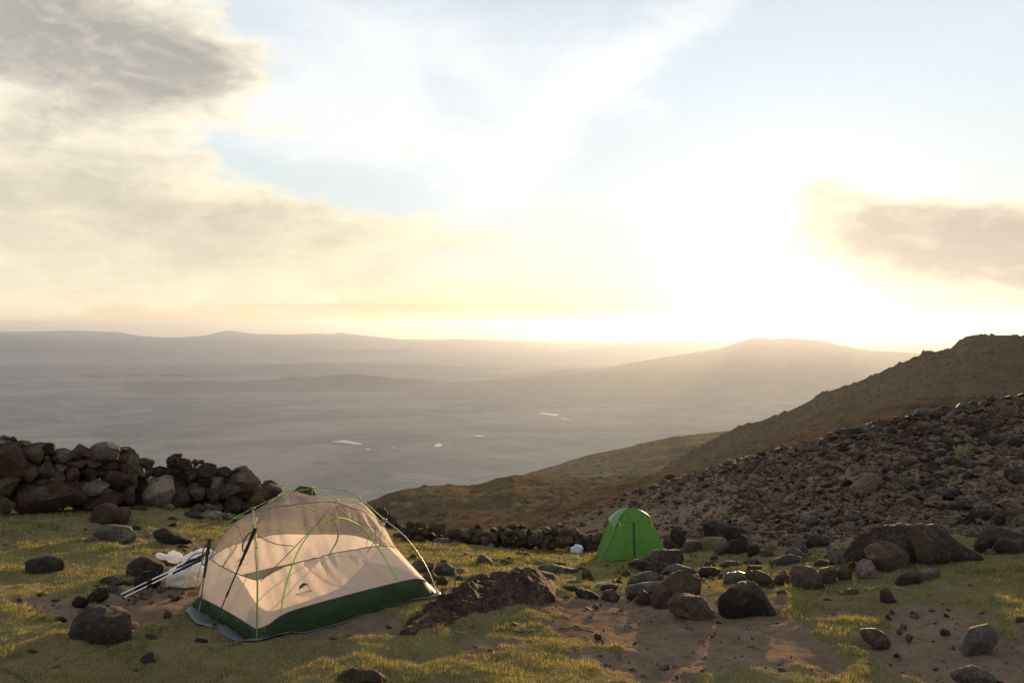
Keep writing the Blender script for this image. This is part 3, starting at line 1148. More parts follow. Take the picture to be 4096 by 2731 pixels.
wall('dry_stone_wall', 'low dark wall of piled black stones behind the tan tent', C2, W2, [(500, 13.8), (900, 14.2), (1300, 15.0)], 8, ['dark', 'dark', 'dark', 'brown'],
     [(x, 1965, 90, 78) for x in range(640, 1080, 62)] + [(x, 2015, 96, 80) for x in range(560, 1120, 64)] + [(x, 1915, 74, 66) for x in range(690, 960, 58)] + [(x, y, 92, 80) for y in (2050, 2100) for x in range(1120, 1480, 62)] + [(1190, 2000, 90, 80), (1235, 2010, 80, 70)])
W3 = [[(0, 180), (40, 155), (90, 200), (95, 250), (40, 260)], [(70, 260), (110, 215), (160, 250), (180, 300), (120, 315), (80, 295)], [(160, 300), (190, 290), (215, 315), (180, 325)],
      ([(200, 330), (240, 305), (270, 330), (240, 360)], 'grey'), [(245, 300), (265, 255), (310, 290), (300, 325)], [(315, 290), (340, 265), (400, 275), (395, 310), (330, 310)], [(280, 340), (320, 315), (355, 340), (310, 365)],
      ([(350, 340), (390, 310), (440, 345), (430, 385), (370, 370)], 'brown'), [(430, 320), (440, 285), (530, 280), (545, 320), (530, 365), (440, 360)],
      ([(540, 340), (560, 325), (640, 320), (680, 370), (640, 390), (545, 380)], 'brown'), [(435, 385), (450, 362), (480, 380), (470, 400)], [(490, 385), (510, 370), (540, 390), (515, 400)],
      [(680, 370), (710, 335), (750, 350), (745, 400), (690, 400)], [(740, 330), (760, 310), (800, 320), (790, 360), (745, 370)], [(785, 295), (805, 285), (825, 300), (820, 320), (790, 320)],
      ([(780, 380), (790, 330), (820, 310), (845, 350), (830, 385)], 'grey'), [(755, 410), (790, 385), (830, 400), (820, 440), (770, 440)], ([(830, 400), (860, 378), (900, 410), (880, 440), (840, 440)], 'brown'),
      [(850, 350), (880, 340), (920, 360), (900, 380)], [(890, 390), (930, 370), (960, 400), (940, 430), (900, 430)], [(950, 360), (970, 330), (1005, 345), (1000, 380), (960, 385)], [(990, 390), (1020, 375), (1030, 430), (1000, 435)],
      [(1020, 360), (1060, 340), (1090, 355), (1080, 385), (1030, 385)], ([(1030, 400), (1060, 385), (1065, 420), (1040, 430)], 'brown'), ([(1065, 400), (1090, 388), (1115, 410), (1100, 440), (1070, 435)], 'brown'),
      [(1085, 355), (1110, 325), (1160, 325), (1190, 365), (1160, 395), (1100, 390)], [(1110, 400), (1150, 390), (1195, 410), (1180, 445), (1120, 445)], [(1190, 350), (1205, 318), (1235, 355), (1220, 385), (1195, 380)],
      ([(1200, 400), (1250, 360), (1280, 375), (1260, 430), (1210, 440)], 'brown'), ([(1280, 370), (1310, 350), (1340, 380), (1310, 400)], 'grey'), [(1310, 330), (1340, 308), (1380, 335), (1370, 370), (1330, 370)],
      ([(1375, 345), (1400, 312), (1440, 325), (1435, 360), (1390, 370)], 'brown'), ([(1300, 470), (1330, 415), (1365, 420), (1340, 480)], 'grey'), ([(1410, 420), (1470, 400), (1540, 360), (1545, 430), (1480, 470), (1420, 470)], 'ochre'),
      ([(1440, 330), (1480, 308), (1515, 335), (1510, 380), (1470, 400), (1440, 370)], 'brown'), ([(1525, 330), (1560, 318), (1600, 360), (1600, 400), (1550, 400)], 'ochre'), ([(1250, 440), (1310, 400), (1330, 430), (1290, 475)], 'brown'),
      ([(1560, 430), (1590, 400), (1625, 430), (1610, 455), (1570, 460)], 'brown'), [(1620, 410), (1660, 390), (1700, 400), (1680, 450), (1630, 450)], ([(1650, 470), (1700, 425), (1745, 470), (1720, 515), (1670, 510)], 'brown'),
      ([(1700, 390), (1730, 352), (1780, 370), (1775, 420), (1720, 440)], 'brown'), ([(1330, 370), (1400, 370), (1410, 420), (1340, 410)], 'brown'), [(1360, 430), (1410, 420), (1420, 480), (1350, 475)],
      [(950, 310), (985, 295), (1025, 320), (1000, 340)], [(1040, 300), (1090, 285), (1120, 305), (1080, 325)], [(1120, 310), (1150, 290), (1185, 305), (1150, 325)], [(900, 330), (930, 312), (960, 330), (930, 348)]]
wall('dry_stone_wall', 'long low wall of loose stones across the grass between the tents', C3, W3, [(1490, 15.2), (1800, 15.6), (2050, 15.6), (2300, 15.4), (2420, 15.2)], 9, ['dark', 'dark', 'brown'],
     [(x, 2150 + 8 * math.sin(x * 1.3), 60, 48) for x in range(1600, 2380, 38)] + [(x, 2172, 64, 44) for x in range(1720, 2360, 44)])

# ---- single rocks: (crop, tone, label, outline, options)
ROCKS = [
    (C2, 'brown', 'upright brown rock standing on a speckled stone below the tall wall', [(725, 720), (760, 640), (840, 608), (900, 640), (950, 710), (935, 780), (860, 800), (740, 785)]),
    (C2, 'brown', 'brown rock leaning behind the upright rock below the tall wall', [(900, 650), (960, 635), (1020, 670), (980, 770), (930, 790), (905, 730)]),
    (C2, 'grey', 'broad grey lichen-speckled boulder in the grass under the upright brown rock', [(735, 850), (780, 790), (870, 782), (980, 800), (1055, 880), (1040, 910), (850, 905), (760, 880)]),
    (C2, 'dark', 'flat black triangular rock in the lit grass left of the tan tent', [(1180, 890), (1280, 815), (1320, 805), (1400, 850), (1510, 900), (1515, 935), (1380, 915)]),
    (C2, 'pink', 'small pinkish rounded stone left of the speckled boulder', [(670, 905), (700, 870), (735, 868), (743, 905), (715, 925)]),
    (C2, 'dark', 'oblong dark rock with a brown right end in the left grass', [(190, 1110), (300, 1050), (400, 1030), (495, 1040), (515, 1080), (500, 1150), (380, 1180), (260, 1165)]),
    (C2, 'dark', 'small black rock behind the loose plastic of the white sack', [(1380, 960), (1420, 935), (1480, 955), (1485, 975), (1400, 975)]),
    (C2, 'brown', 'small brown stone touching the small black rock behind the sack', [(1390, 985), (1430, 960), (1460, 985), (1440, 1005), (1395, 1000)]),
    (C2, 'dark', 'small low dark stone in the grass in front of the dark wall', [(1310, 730), (1350, 715), (1385, 740), (1370, 760), (1320, 752)]),
    (C2, 'dark', 'thin dark stone lying flat between the speckled boulder and the dark wall', [(1310, 785), (1370, 765), (1390, 785), (1330, 800)]),
    (C2, 'dark', 'low dark stone just right of the upright brown rock', [(1030, 800), (1080, 785), (1110, 815), (1060, 830)]),
    (C2, 'dark', 'pointed dark rock at the foot of the dark wall', [(1490, 665), (1550, 612), (1610, 660), (1560, 690)]),
    (C2, 'brown', 'long brown rock at the foot of the dark wall beside the pointed one', [(1580, 650), (1640, 615), (1740, 660), (1700, 680)]),
    (C2, 'dark', 'sloping dark rock before the dark wall, left of the pale flat one', [(1440, 700), (1480, 670), (1540, 680), (1600, 745), (1500, 735)]),
    (C2, 'pale', 'pale flat-topped stone at the foot of the dark wall', [(1605, 715), (1700, 665), (1740, 690), (1720, 735), (1640, 750)]),
    (C2, 'ochre', 'small ochre stone right of the pale flat-topped stone', [(1740, 710), (1770, 690), (1810, 720), (1770, 760)]),
    (C2, 'grey', 'grey egg-shaped stone beside the far corner of the tan tent', [(1800, 740), (1830, 705), (1875, 725), (1870, 770), (1820, 775)]),
    (C2, 'brown', 'squat brown stone under the pale boulder of the dark wall', [(1270, 640), (1330, 615), (1370, 640), (1360, 680), (1300, 680)]),
    (C2, 'dark', 'flat dark stone at the foot of the gap between the two left walls', [(1010, 655), (1080, 630), (1155, 640), (1150, 675), (1050, 680)]),
    (C2, 'dark', 'big dark rounded rock beside the white sack', [(1003, 1150), (1020, 1080), (1095, 1035), (1180, 1050), (1280, 1110), (1280, 1160), (1180, 1190), (1100, 1210), (1020, 1210)]),
    (C2, 'dark', 'smooth dark boulder in front of the big dark rock by the sack', [(1060, 1260), (1060, 1200), (1130, 1150), (1200, 1145), (1245, 1200), (1250, 1280), (1180, 1285)]),
    (C2, 'brown', 'brown rock poking out under the loose sack plastic', [(1240, 1070), (1310, 1035), (1390, 1080), (1380, 1110), (1280, 1130)]),
    (C2, 'dark', 'low dark rock above the trekking poles lying on the stones', [(770, 1260), (830, 1200), (900, 1185), (965, 1230), (950, 1260), (850, 1265)]),
    (C2, 'grey', 'grey flat stone beneath the low dark rock above the poles', [(820, 1300), (880, 1250), (930, 1270), (925, 1310), (860, 1320)]),
    (C2, 'dark', 'rounded dark rock at the tips of the lying trekking poles', [(690, 1340), (760, 1270), (820, 1270), (850, 1330), (800, 1370), (720, 1380)]),
    (C2, 'dark', 'dark stone leftmost in the heap at the pole tips', [(565, 1390), (610, 1340), (680, 1345), (695, 1400), (630, 1430), (575, 1420)]),
    (C2, 'pale', 'small pale stone in the heap above the lying poles', [(930, 1260), (965, 1255), (990, 1290), (960, 1310), (935, 1300)]),
    (C2, 'grey', 'grey block in the heap between the pale stone and dark boulder', [(965, 1210), (1030, 1200), (1045, 1250), (980, 1260)]),
    (C2, 'brown', 'brown cobble just below the lying trekking poles', [(1085, 1320), (1130, 1285), (1175, 1330), (1120, 1355)]),
    (C7, 'dark', 'large black boulder with tilted top in the left foreground', [(488, 390), (500, 350), (600, 335), (740, 330), (830, 380), (930, 470), (980, 560), (970, 600), (850, 610), (700, 590), (590, 545), (520, 470)]),
    (C7, 'ochre', 'sunlit tan rock leaning behind the large black foreground boulder', [(760, 330), (800, 308), (850, 315), (940, 370), (945, 440), (910, 470), (840, 430), (790, 380)]),
    (C7, 'dark', 'small black rock alone in the foreground grass', [(995, 720), (1030, 680), (1070, 665), (1130, 710), (1120, 740), (1040, 745)]),
    (C7, 'red', 'reddish lump of stone at the lower left below the black boulder', [(155, 660), (180, 630), (250, 630), (290, 665), (260, 685), (190, 690)]),
    (C7, 'brown', 'low brown stone near the bottom left corner', [(350, 780), (390, 755), (460, 745), (460, 770), (430, 790), (380, 800)]),
    (C7, 'grey', 'grey stone on the edge of the groundsheet near the tent corner', [(1650, 610), (1690, 575), (1730, 560), (1750, 600), (1710, 630), (1660, 630)]),
    (C7, 'dark', 'low dark stone below the foot of the leaning trekking poles', [(1405, 575), (1440, 545), (1500, 555), (1510, 585), (1450, 590)]),
    (C7, 'dark', 'dark stone right of the large black foreground boulder', [(1035, 560), (1060, 520), (1130, 545), (1140, 580), (1080, 590)]),
    (C7, 'dark', 'small dark rock in the path left of the black boulder', [(210, 410), (250, 375), (290, 390), (280, 425), (220, 425)]),
    (C7, 'dark', 'low dark rock against the left side of the black boulder', [(365, 430), (400, 390), (470, 395), (480, 430), (410, 442)]),
    (C7, 'brown', 'small brown rock on the bare earth right of the tan rock', [(1180, 390), (1210, 340), (1240, 370), (1230, 405)]),
    (C7, 'brown', 'little brown stone wedged under the black foreground boulder', [(750, 615), (790, 595), (820, 620), (780, 632)]),
    (lambda p: p, 'brown', 'rounded brown rock cut by the bottom edge left of centre', [(1330, 2745), (1370, 2695), (1420, 2672), (1490, 2685), (1560, 2735), (1450, 2760)]),
    # centre
    (C3, 'brown', 'rounded brown stone left of the red outcrop peak', [(780, 740), (790, 690), (840, 672), (895, 700), (900, 740), (850, 755)]),
    (C3, 'brown', 'larger brown stone tucked behind the red outcrop', [(890, 720), (900, 680), (960, 655), (1040, 665), (1040, 700), (990, 760), (920, 765)]),
    (C3, 'grey', 'small grey stone leftmost of those behind the outcrop', [(725, 710), (760, 680), (800, 690), (780, 735), (730, 735)]),
    (C3, 'brown', 'brown rock sticking out right of the outcrop peak', [(1250, 660), (1300, 655), (1400, 680), (1415, 700), (1370, 770), (1310, 740)]),
    (C3, 'grey', 'long grey tapering slab in the grass behind the outcrop', [(1255, 650), (1340, 595), (1420, 620), (1560, 650), (1620, 690), (1500, 672), (1350, 668)]),
    (C3, 'grey', 'pointed grey rock at the left end of the flat slab in the field', [(800, 600), (800, 560), (825, 525), (880, 560), (930, 610), (850, 620)]),
    (C3, 'grey', 'flat grey slab lying in the field beside the pointed rock', [(870, 560), (1000, 562), (1100, 600), (1000, 612), (940, 606)]),
    (C3, 'dark', 'dark wedge-shaped rock on the right of the flat field slab', [(1020, 565), (1060, 540), (1085, 555), (1085, 585), (1040, 580)]),
    (C3, 'grey', 'grey stone at the left end of the tapering slab', [(1235, 600), (1270, 570), (1340, 590), (1300, 620), (1240, 620)]),
    (C3, 'dark', 'dark flat stone behind the tapering slab', [(1390, 600), (1440, 583), (1500, 595), (1505, 630), (1430, 625)]),
    (C3, 'brown', 'short upright brown stone standing alone before the green tent', [(1620, 640), (1680, 640), (1700, 690), (1718, 725), (1690, 745), (1630, 738), (1625, 690)]),
    (C3, 'brown', 'small brown stone in the field left of the grey slab end', [(1170, 605), (1190, 582), (1225, 590), (1220, 610), (1190, 614)]),
    (C3, 'brown', 'dark brown rock behind the silver tent leg', [(270, 630), (300, 590), (350, 570), (440, 595), (460, 640), (400, 690), (330, 690)]),
    (C3, 'grey', 'grey-brown rock right of the silver tent leg', [(455, 680), (500, 610), (560, 595), (620, 630), (640, 690), (560, 705)]),
    (C3, 'ochre', 'ochre stone between the tent foot and the silver leg', [(370, 730), (385, 680), (440, 660), (490, 710), (430, 780), (390, 770)]),
    (C3, 'brown', 'round brown stone just right of the silver leg', [(480, 760), (490, 710), (540, 690), (575, 740), (540, 785)]),
    (C3, 'grey', 'low grey stone behind the grey-brown rock by the tent foot', [(600, 650), (670, 630), (700, 655), (620, 682)]),
    (C3, 'grey', 'small flat grey stone by the thin upright stake', [(630, 705), (670, 685), (690, 715), (640, 728)]),
    (C3, 'dark', 'small dark stone in the middle of the lit field', [(745, 490), (790, 478), (812, 495), (770, 505)]),
    (C3, 'dark', 'low cluster-like dark slab in the field below the long wall', [(1090, 530), (1130, 505), (1200, 510), (1220, 540), (1150, 552)]),
    (C3, 'pale', 'pale thin slab at the left of the field slabs', [(640, 560), (700, 545), (790, 550), (780, 572), (700, 572)]),
    (C3, 'dark', 'dark thin stone on top of the flat field slab', [(910, 558), (940, 543), (985, 555), (960, 570)]),
    (C3, 'brown', 'flat brown stone below the long wall near the white bag', [(1385, 505), (1405, 485), (1430, 500), (1410, 522)]),
    (C3, 'grey', 'narrow tilted stone fallen in front of the long wall', [(870, 465), (910, 435), (938, 447), (890, 478)]),
    (C3, 'grey', 'flat grey rock at the foot of the long wall near its left end', [(450, 420), (480, 395), (570, 400), (590, 435), (500, 446)]),
    (C3, 'dark', 'dark squarish rock below the left end of the long wall', [(300, 400), (330, 372), (395, 378), (400, 430), (310, 438)]),
    (C3, 'dark', 'dark rock beside the squarish one, close to the tan tent', [(210, 400), (230, 375), (300, 390), (290, 425), (220, 428)]),
    (C3, 'dark', 'dark rock low in the grass right of the red outcrop', [(1450, 790), (1490, 765), (1560, 765), (1590, 790), (1530, 818), (1460, 818)]),
    (C3, 'dark', 'long black rock at the edge of the earth right of the outcrop', [(1565, 830), (1600, 790), (1700, 810), (1760, 850), (1740, 872), (1640, 860)]),
    (C3, 'grey', 'flat grey slab behind the dark rock right of the outcrop', [(1480, 748), (1560, 725), (1640, 730), (1620, 760), (1540, 764)]),
    (C3, 'pale', 'pale slanted rock in the pile left of the big brown boulder', [(1690, 800), (1740, 750), (1800, 745), (1850, 760), (1780, 805)]),
    (C3, 'dark', 'flat dark rock lying on the pale slanted rock', [(1765, 780), (1830, 750), (1910, 770), (1890, 810), (1800, 818)]),
    (C3, 'brown', 'rounded brown cobble in front of the pale slanted rock', [(1775, 860), (1800, 805), (1870, 798), (1890, 830), (1850, 880), (1790, 882)]),
    (C3, 'brown', 'pointed brown cobble next to the rounded one', [(1840, 865), (1880, 815), (1928, 860), (1900, 888), (1850, 888)]),
    (C3, 'dark', 'small dark stone above the flat dark rock of the pile', [(1870, 745), (1910, 720), (1960, 750), (1930, 770)]),
    (C3, 'brown', 'small brown stone before the left foot of the green tent', [(1865, 675), (1900, 640), (1925, 660), (1905, 690)]),
    (C3, 'brown', 'blocky brown stone before the green tent beside a smaller one', [(1925, 680), (1970, 640), (2000, 670), (1980, 705), (1935, 702)]),
    (C3, 'grey', 'broad lichen-spotted rock in front of the green tent boulder', [(1980, 760), (2020, 700), (2130, 660), (2230, 670), (2260, 715), (2150, 755), (2040, 768)]),
    (C3, 'brown', 'little round cobble at the front of the central rock pile', [(1970, 862), (1985, 825), (2020, 820), (2040, 860), (2000, 878)]),
    (C3, 'brown', 'brown wedge at the front of the pile beside the big boulder', [(2040, 885), (2090, 800), (2140, 840), (2155, 900), (2100, 920), (2050, 910)]),
    (C3, 'grey', 'long slanting rock in the pile behind the brown wedge', [(1965, 800), (2050, 760), (2190, 745), (2240, 740), (2170, 830), (2130, 850), (1985, 828)]),
    (C3, 'brown', 'small brown stone on the earth right of the outcrop', [(1700, 935), (1725, 908), (1758, 925), (1745, 950)]),
    (C3, 'brown', 'round pebble-like stone at the end of the dry roots', [(1715, 1165), (1740, 1140), (1775, 1150), (1770, 1188), (1735, 1188)]),
    (C3, 'grey', 'small grey stone near the bottom centre grass', [(440, 1455), (480, 1430), (500, 1455), (460, 1472)]),
    (C3, 'dark', 'small dark stone at the bottom edge right of centre', [(1330, 1525), (1350, 1495), (1390, 1500), (1385, 1535)]),
    # pile before and right of the green tent
    (C4, 'dark', 'large dark humped boulder in front of the green tent', [(45, 850), (70, 800), (130, 760), (230, 740), (330, 670), (400, 655), (580, 655), (605, 720), (590, 790), (420, 845), (180, 870), (60, 885)]),
    (C4, 'grey', 'grey layered slab with a glinting top below the humped boulder', [(370, 900), (430, 830), (500, 805), (620, 845), (770, 850), (760, 885), (560, 900), (430, 935)]),
    (C4, 'brown', 'big brown boulder behind the rounded front rocks', [(265, 1150), (330, 1060), (500, 920), (600, 880), (740, 885), (800, 960), (810, 1050), (790, 1140), (600, 1160), (480, 1200), (440, 1250), (330, 1200)]),
    (C4, 'brown', 'brown wedge boulder leaning on the front of the big brown one', [(440, 1220), (480, 1140), (560, 1115), (700, 1125), (790, 1140), (860, 1200), (955, 1340), (900, 1365), (800, 1375), (560, 1320), (450, 1280)]),
    (C4, 'dark', 'big round dark boulder with white lichen, alone on the earth', [(980, 1210), (985, 1100), (1060, 1030), (1180, 1005), (1340, 995), (1440, 1040), (1520, 1120), (1570, 1240), (1570, 1300), (1480, 1345), (1270, 1355), (1080, 1350), (1000, 1290)]),
    (C4, 'gloss', 'shiny flat-topped slab behind the round dark boulder', [(1030, 960), (1060, 900), (1180, 880), (1290, 910), (1310, 960), (1260, 1010), (1060, 1035)]),
    (C4, 'brown', 'sloping brown rock right of the shiny slab', [(1270, 880), (1380, 865), (1480, 900), (1560, 980), (1565, 1010), (1500, 1060), (1330, 1000), (1290, 930)]),
    (C4, 'brown', 'small pointed brown rock between two larger brown rocks', [(1565, 980), (1600, 920), (1660, 895), (1710, 920), (1735, 1020), (1680, 1030), (1600, 1005)]),
    (C4, 'brown', 'flat-faced tan brown boulder tilted to the right', [(1735, 830), (1780, 818), (1960, 850), (2010, 900), (2050, 1000), (2080, 1060), (2060, 1100), (1980, 1100), (1760, 1030), (1740, 930)]),
    (C4, 'dark', 'black flat rock in the lit grass behind the big brown boulder', [(760, 870), (800, 830), (900, 830), (1000, 880), (930, 905), (800, 940)]),
    (C4, 'dark', 'small black rock behind the black flat rock', [(820, 825), (850, 780), (900, 770), (965, 820), (940, 845)]),
    (C4, 'grey', 'low grey mound of rock right of the small black rock', [(980, 815), (1040, 765), (1130, 770), (1205, 805), (1080, 845)]),
    (C4, 'gloss', 'bright reflective slab tilted to the sun in the middle pile', [(1225, 800), (1280, 745), (1370, 740), (1455, 810), (1420, 825), (1300, 815)]),
    (C4, 'brown', 'brown stone under the bright reflective slab', [(1260, 855), (1300, 810), (1400, 815), (1440, 840), (1300, 875)]),
    (C4, 'grey', 'large pale grey sloping rock in the middle of the pile', [(1500, 830), (1600, 760), (1700, 710), (1790, 705), (1870, 740), (1940, 800), (1920, 835), (1700, 835)]),
    (C4, 'grey', 'pointed grey slab rising behind the large pale grey rock', [(1650, 690), (1680, 620), (1750, 620), (1830, 680), (1930, 780), (1870, 790), (1700, 760)]),
    (C4, 'dark', 'tall dark block standing just right of the green tent', [(470, 560), (500, 430), (560, 415), (600, 440), (650, 580), (600, 630), (500, 600)]),
    (C4, 'brown', 'brown rock at the right foot of the green tent', [(390, 570), (430, 525), (500, 580), (600, 640), (480, 655), (400, 610)]),
    (C4, 'grey', 'grey rock between the tall dark block and the flat-topped one', [(645, 560), (700, 550), (800, 570), (820, 640), (760, 700), (640, 695), (600, 650)]),
    (C4, 'ochre', 'block with sunlit flat golden top right of the green tent', [(800, 560), (830, 520), (1000, 525), (1050, 570), (1070, 610), (1000, 650), (930, 660), (850, 672), (810, 620)]),
    (C4, 'brown', 'round brown rock in front of the block with the golden top', [(930, 640), (960, 585), (1040, 590), (1075, 640), (1040, 720), (960, 705)]),
    (C4, 'dark', 'big dark rounded rock in the row right of the golden-topped block', [(1080, 660), (1110, 570), (1170, 530), (1250, 535), (1290, 600), (1270, 690), (1180, 722), (1090, 705)]),
    (C4, 'dark', 'smooth dark rock rightmost in the row by the green tent', [(1285, 690), (1300, 600), (1370, 590), (1410, 660), (1380, 725), (1300, 718)]),
    (C4, 'dark', 'long dark boulder with a peak behind the row of rocks', [(830, 470), (850, 390), (920, 350), (1000, 400), (1120, 425), (1270, 460), (1280, 520), (1100, 570), (1050, 560), (840, 530)]),
    (C4, 'brown', 'flat brown rock right of the smooth dark row end', [(1410, 710), (1430, 645), (1520, 660), (1560, 710), (1480, 728)]),
    (C4, 'brown', 'small brown rock above the flat brown one', [(1460, 650), (1540, 605), (1590, 640), (1560, 685), (1490, 680)]),
    (C4, 'grey', 'sunlit jagged grey rock behind the pointed grey slab', [(1730, 600), (1830, 565), (1890, 600), (1930, 690), (1890, 710), (1800, 680)]),
    (C4, 'brown', 'small brown stone in the grass before the row of rocks', [(885, 735), (930, 700), (975, 730), (930, 758)]),
    (C4, 'dark', 'dark rounded boulder at the foot of the scree above the grass gap', [(1890, 580), (1950, 510), (2100, 500), (2140, 570), (2100, 640), (1950, 645)]),
    (C4, 'brown', 'brown rock behind the tan tilted boulder', [(1970, 810), (2050, 755), (2180, 780), (2200, 840), (2050, 845)]),
    (C4, 'brown', 'blocky brown rock right of the tan tilted boulder', [(2015, 880), (2050, 830), (2200, 850), (2225, 920), (2150, 1005), (2060, 995)]),
    (C4, 'brown', 'flat brown stone on the earth before the pointed brown rock', [(1585, 1095), (1640, 1065), (1700, 1100), (1690, 1142), (1610, 1140)]),
    (C4, 'dark', 'little black stone in the grass behind the layered slab', [(620, 792), (650, 765), (700, 780), (660, 804)]),
    (C4, 'dark', 'small dark upright stone left of the shiny slab', [(965, 950), (990, 895), (1030, 900), (1020, 945)]),
    # right
    (C5, 'brown', 'large angular boulder leaning in front of the huge rock', [(685, 540), (710, 500), (800, 495), (900, 530), (970, 580), (1000, 640), (980, 690), (900, 728), (800, 705), (720, 640)]),
    (C5, 'dark', 'dark rock left of the large angular boulder', [(555, 580), (600, 540), (670, 545), (710, 620), (690, 660), (600, 660)]),
    (C5, 'pink', 'pinkish upright egg-shaped stone in front of the angular boulder', [(610, 650), (630, 628), (720, 650), (760, 710), (755, 770), (700, 803), (650, 792), (625, 720)]),
    (C5, 'grey', 'upright grey slab leaning left of the dark rock', [(395, 560), (410, 530), (490, 570), (545, 620), (548, 690), (470, 695), (420, 650)]),
    (C5, 'brown', 'small tan stone peeking between slab and dark rock', [(480, 560), (510, 535), (555, 560), (540, 605), (500, 600)]),
    (C5, 'brown', 'brown stone wedged left of the pinkish stone', [(550, 695), (580, 655), (615, 680), (610, 735), (560, 728)]),
    (C5, 'brown', 'round brown rock with lichen left of the pinkish stone', [(470, 730), (510, 690), (560, 700), (585, 760), (540, 808), (490, 785)]),
    (C5, 'ochre', 'brown block in front of the huge rock face', [(980, 600), (1010, 578), (1085, 620), (1080, 660), (1020, 685), (985, 645)]),
    (C5, 'brown', 'small round stone below the brown block', [(1000, 705), (1030, 675), (1065, 690), (1050, 722), (1010, 727)]),
    (C5, 'ochre', 'small flat tan stone at the foot of the huge rock', [(1065, 685), (1110, 668), (1168, 690), (1150, 713), (1090, 713)]),
    (C5, 'brown', 'bent brown rock lying in the grass below the huge rock', [(905, 800), (930, 770), (1020, 735), (1090, 735), (1120, 770), (1100, 830), (1060, 852), (960, 825)]),
    (C5, 'grey', 'grey lichen-covered rock behind the bent brown rock', [(1080, 730), (1150, 708), (1230, 710), (1250, 750), (1200, 800), (1130, 810)]),
    (C5, 'brown', 'short post-like stone standing beside a white cord', [(800, 860), (870, 860), (890, 920), (920, 950), (900, 987), (820, 992), (800, 930)]),
    (C5, 'brown', 'brown stone in the grass left of the post-like stone', [(495, 905), (540, 860), (600, 855), (640, 890), (610, 922), (530, 928)]),
    (C5, 'brown', 'oval brown boulder half sunk in the right earth', [(655, 1190), (690, 1160), (760, 1150), (830, 1200), (880, 1270), (870, 1312), (780, 1292), (690, 1242)]),
    (C5, 'light', 'grey slanted slab bedded in turf at the right', [(1420, 1360), (1470, 1220), (1510, 1140), (1600, 1130), (1690, 1170), (1640, 1260), (1570, 1350), (1500, 1385)]),
    (C5, 'light', 'broad flat rock at the bottom right corner', [(1330, 1495), (1400, 1440), (1480, 1435), (1580, 1480), (1700, 1560), (1500, 1575), (1350, 1540)]),
    (C5, 'dark', 'sharp-crested dark boulder at the right edge', [(1500, 590), (1520, 500), (1640, 390), (1700, 410), (1830, 450), (1900, 500), (1800, 570), (1600, 605)]),
    (C5, 'dark', 'smooth dark boulder before the sharp-crested one at the right edge', [(1650, 520), (1720, 475), (1800, 500), (1890, 480), (1920, 590), (1700, 615), (1655, 592)]),
    (C5, 'brown', 'brown rock left of the smooth right-edge boulder', [(1500, 545), (1560, 500), (1640, 550), (1570, 595)]),
    (C5, 'pink', 'little pale stone between the right-edge boulders and the grass', [(1585, 585), (1620, 555), (1665, 575), (1660, 612), (1600, 617)]),
    (C5, 'brown', 'rounded stone at the right edge above the turf bank', [(1815, 1095), (1840, 1065), (1890, 1070), (1890, 1125), (1830, 1127)]),
    (C5, 'brown', 'flat half-buried stone in the grass before the tan boulder', [(350, 955), (390, 925), (440, 940), (430, 972), (380, 973)]),
    (C5, 'grey', 'small pale stone at the foot of the post-like stone', [(858, 1032), (880, 1010), (907, 1025), (890, 1047)]),
    (C5, 'brown', 'tiny brown stone below the small pale one', [(830, 1065), (850, 1045), (867, 1070), (840, 1083)]),
    (C5, 'ochre', 'small tan stone on the earth right of the oval boulder', [(915, 1187), (940, 1163), (967, 1185), (940, 1203)]),
    (C5, 'brown', 'tan pebble below the oval boulder', [(888, 1350), (920, 1333), (945, 1365), (905, 1372)]),
    (C5, 'brown', 'paired brown stone in the middle of the right earth', [(985, 1215), (1010, 1195), (1045, 1215), (1040, 1255), (1005, 1255)]),
    (C5, 'brown', 'clod-like brown stone right of the paired stone', [(1240, 1185), (1270, 1155), (1320, 1175), (1310, 1212), (1260, 1205)]),
    # scree landmarks
    (C6, 'ochre', 'big boulder with a sunlit top edge high on the scree', [(1255, 1090), (1310, 1060), (1360, 1010), (1420, 1005), (1450, 1050), (1440, 1100), (1380, 1140), (1270, 1152)]),
    (C5, 'dark', 'dark square block on the right of the scree', [(1455, 335), (1490, 265), (1650, 265), (1660, 300), (1580, 370), (1460, 365)]),
    (C5, 'dark', 'dark pyramid rock beside the square block on the scree', [(1665, 315), (1730, 260), (1830, 330), (1750, 375), (1670, 355)]),
    (C5, 'dark', 'black jagged rock above the huge rock on the scree', [(1300, 250), (1310, 210), (1420, 195), (1440, 230), (1400, 290), (1330, 292)]),
    (C5, 'grey', 'grey upright stone left of the square scree block', [(1345, 305), (1380, 285), (1420, 320), (1400, 362), (1345, 355)]),
    (C5, 'grey', 'pale tilted slab catching light in the lower scree', [(335, 375), (415, 315), (425, 345), (360, 382)]),
    (C5, 'grey', 'grey rounded rock above the pale tilted slab', [(525, 305), (560, 260), (640, 265), (620, 325), (560, 345)]),
    (C5, 'gloss', 'glossy dark rock left of the pale tilted slab', [(230, 375), (270, 315), (340, 345), (310, 392), (250, 392)]),
    (C5, 'gloss', 'long flat glinting slab in the middle scree', [(920, 195), (980, 172), (1060, 168), (1050, 195), (960, 225)]),
    (C6, 'dark', 'dark angular rock on the crest with a reddish neighbour', [(1480, 740), (1520, 710), (1560, 735), (1555, 770), (1500, 775)]),
    (C6, 'red', 'reddish block on the scree crest', [(1562, 720), (1575, 690), (1610, 680), (1640, 710), (1610, 745), (1570, 742)]),
    (C6, 'dark', 'knob of dark rock topmost on the scree crest at right', [(2115, 560), (2125, 525), (2150, 518), (2172, 545), (2150, 568)]),
    (C6, 'brown', 'large brown slab near the crest at the right edge', [(2185, 660), (2215, 600), (2270, 585), (2300, 620), (2270, 665), (2215, 675)]),
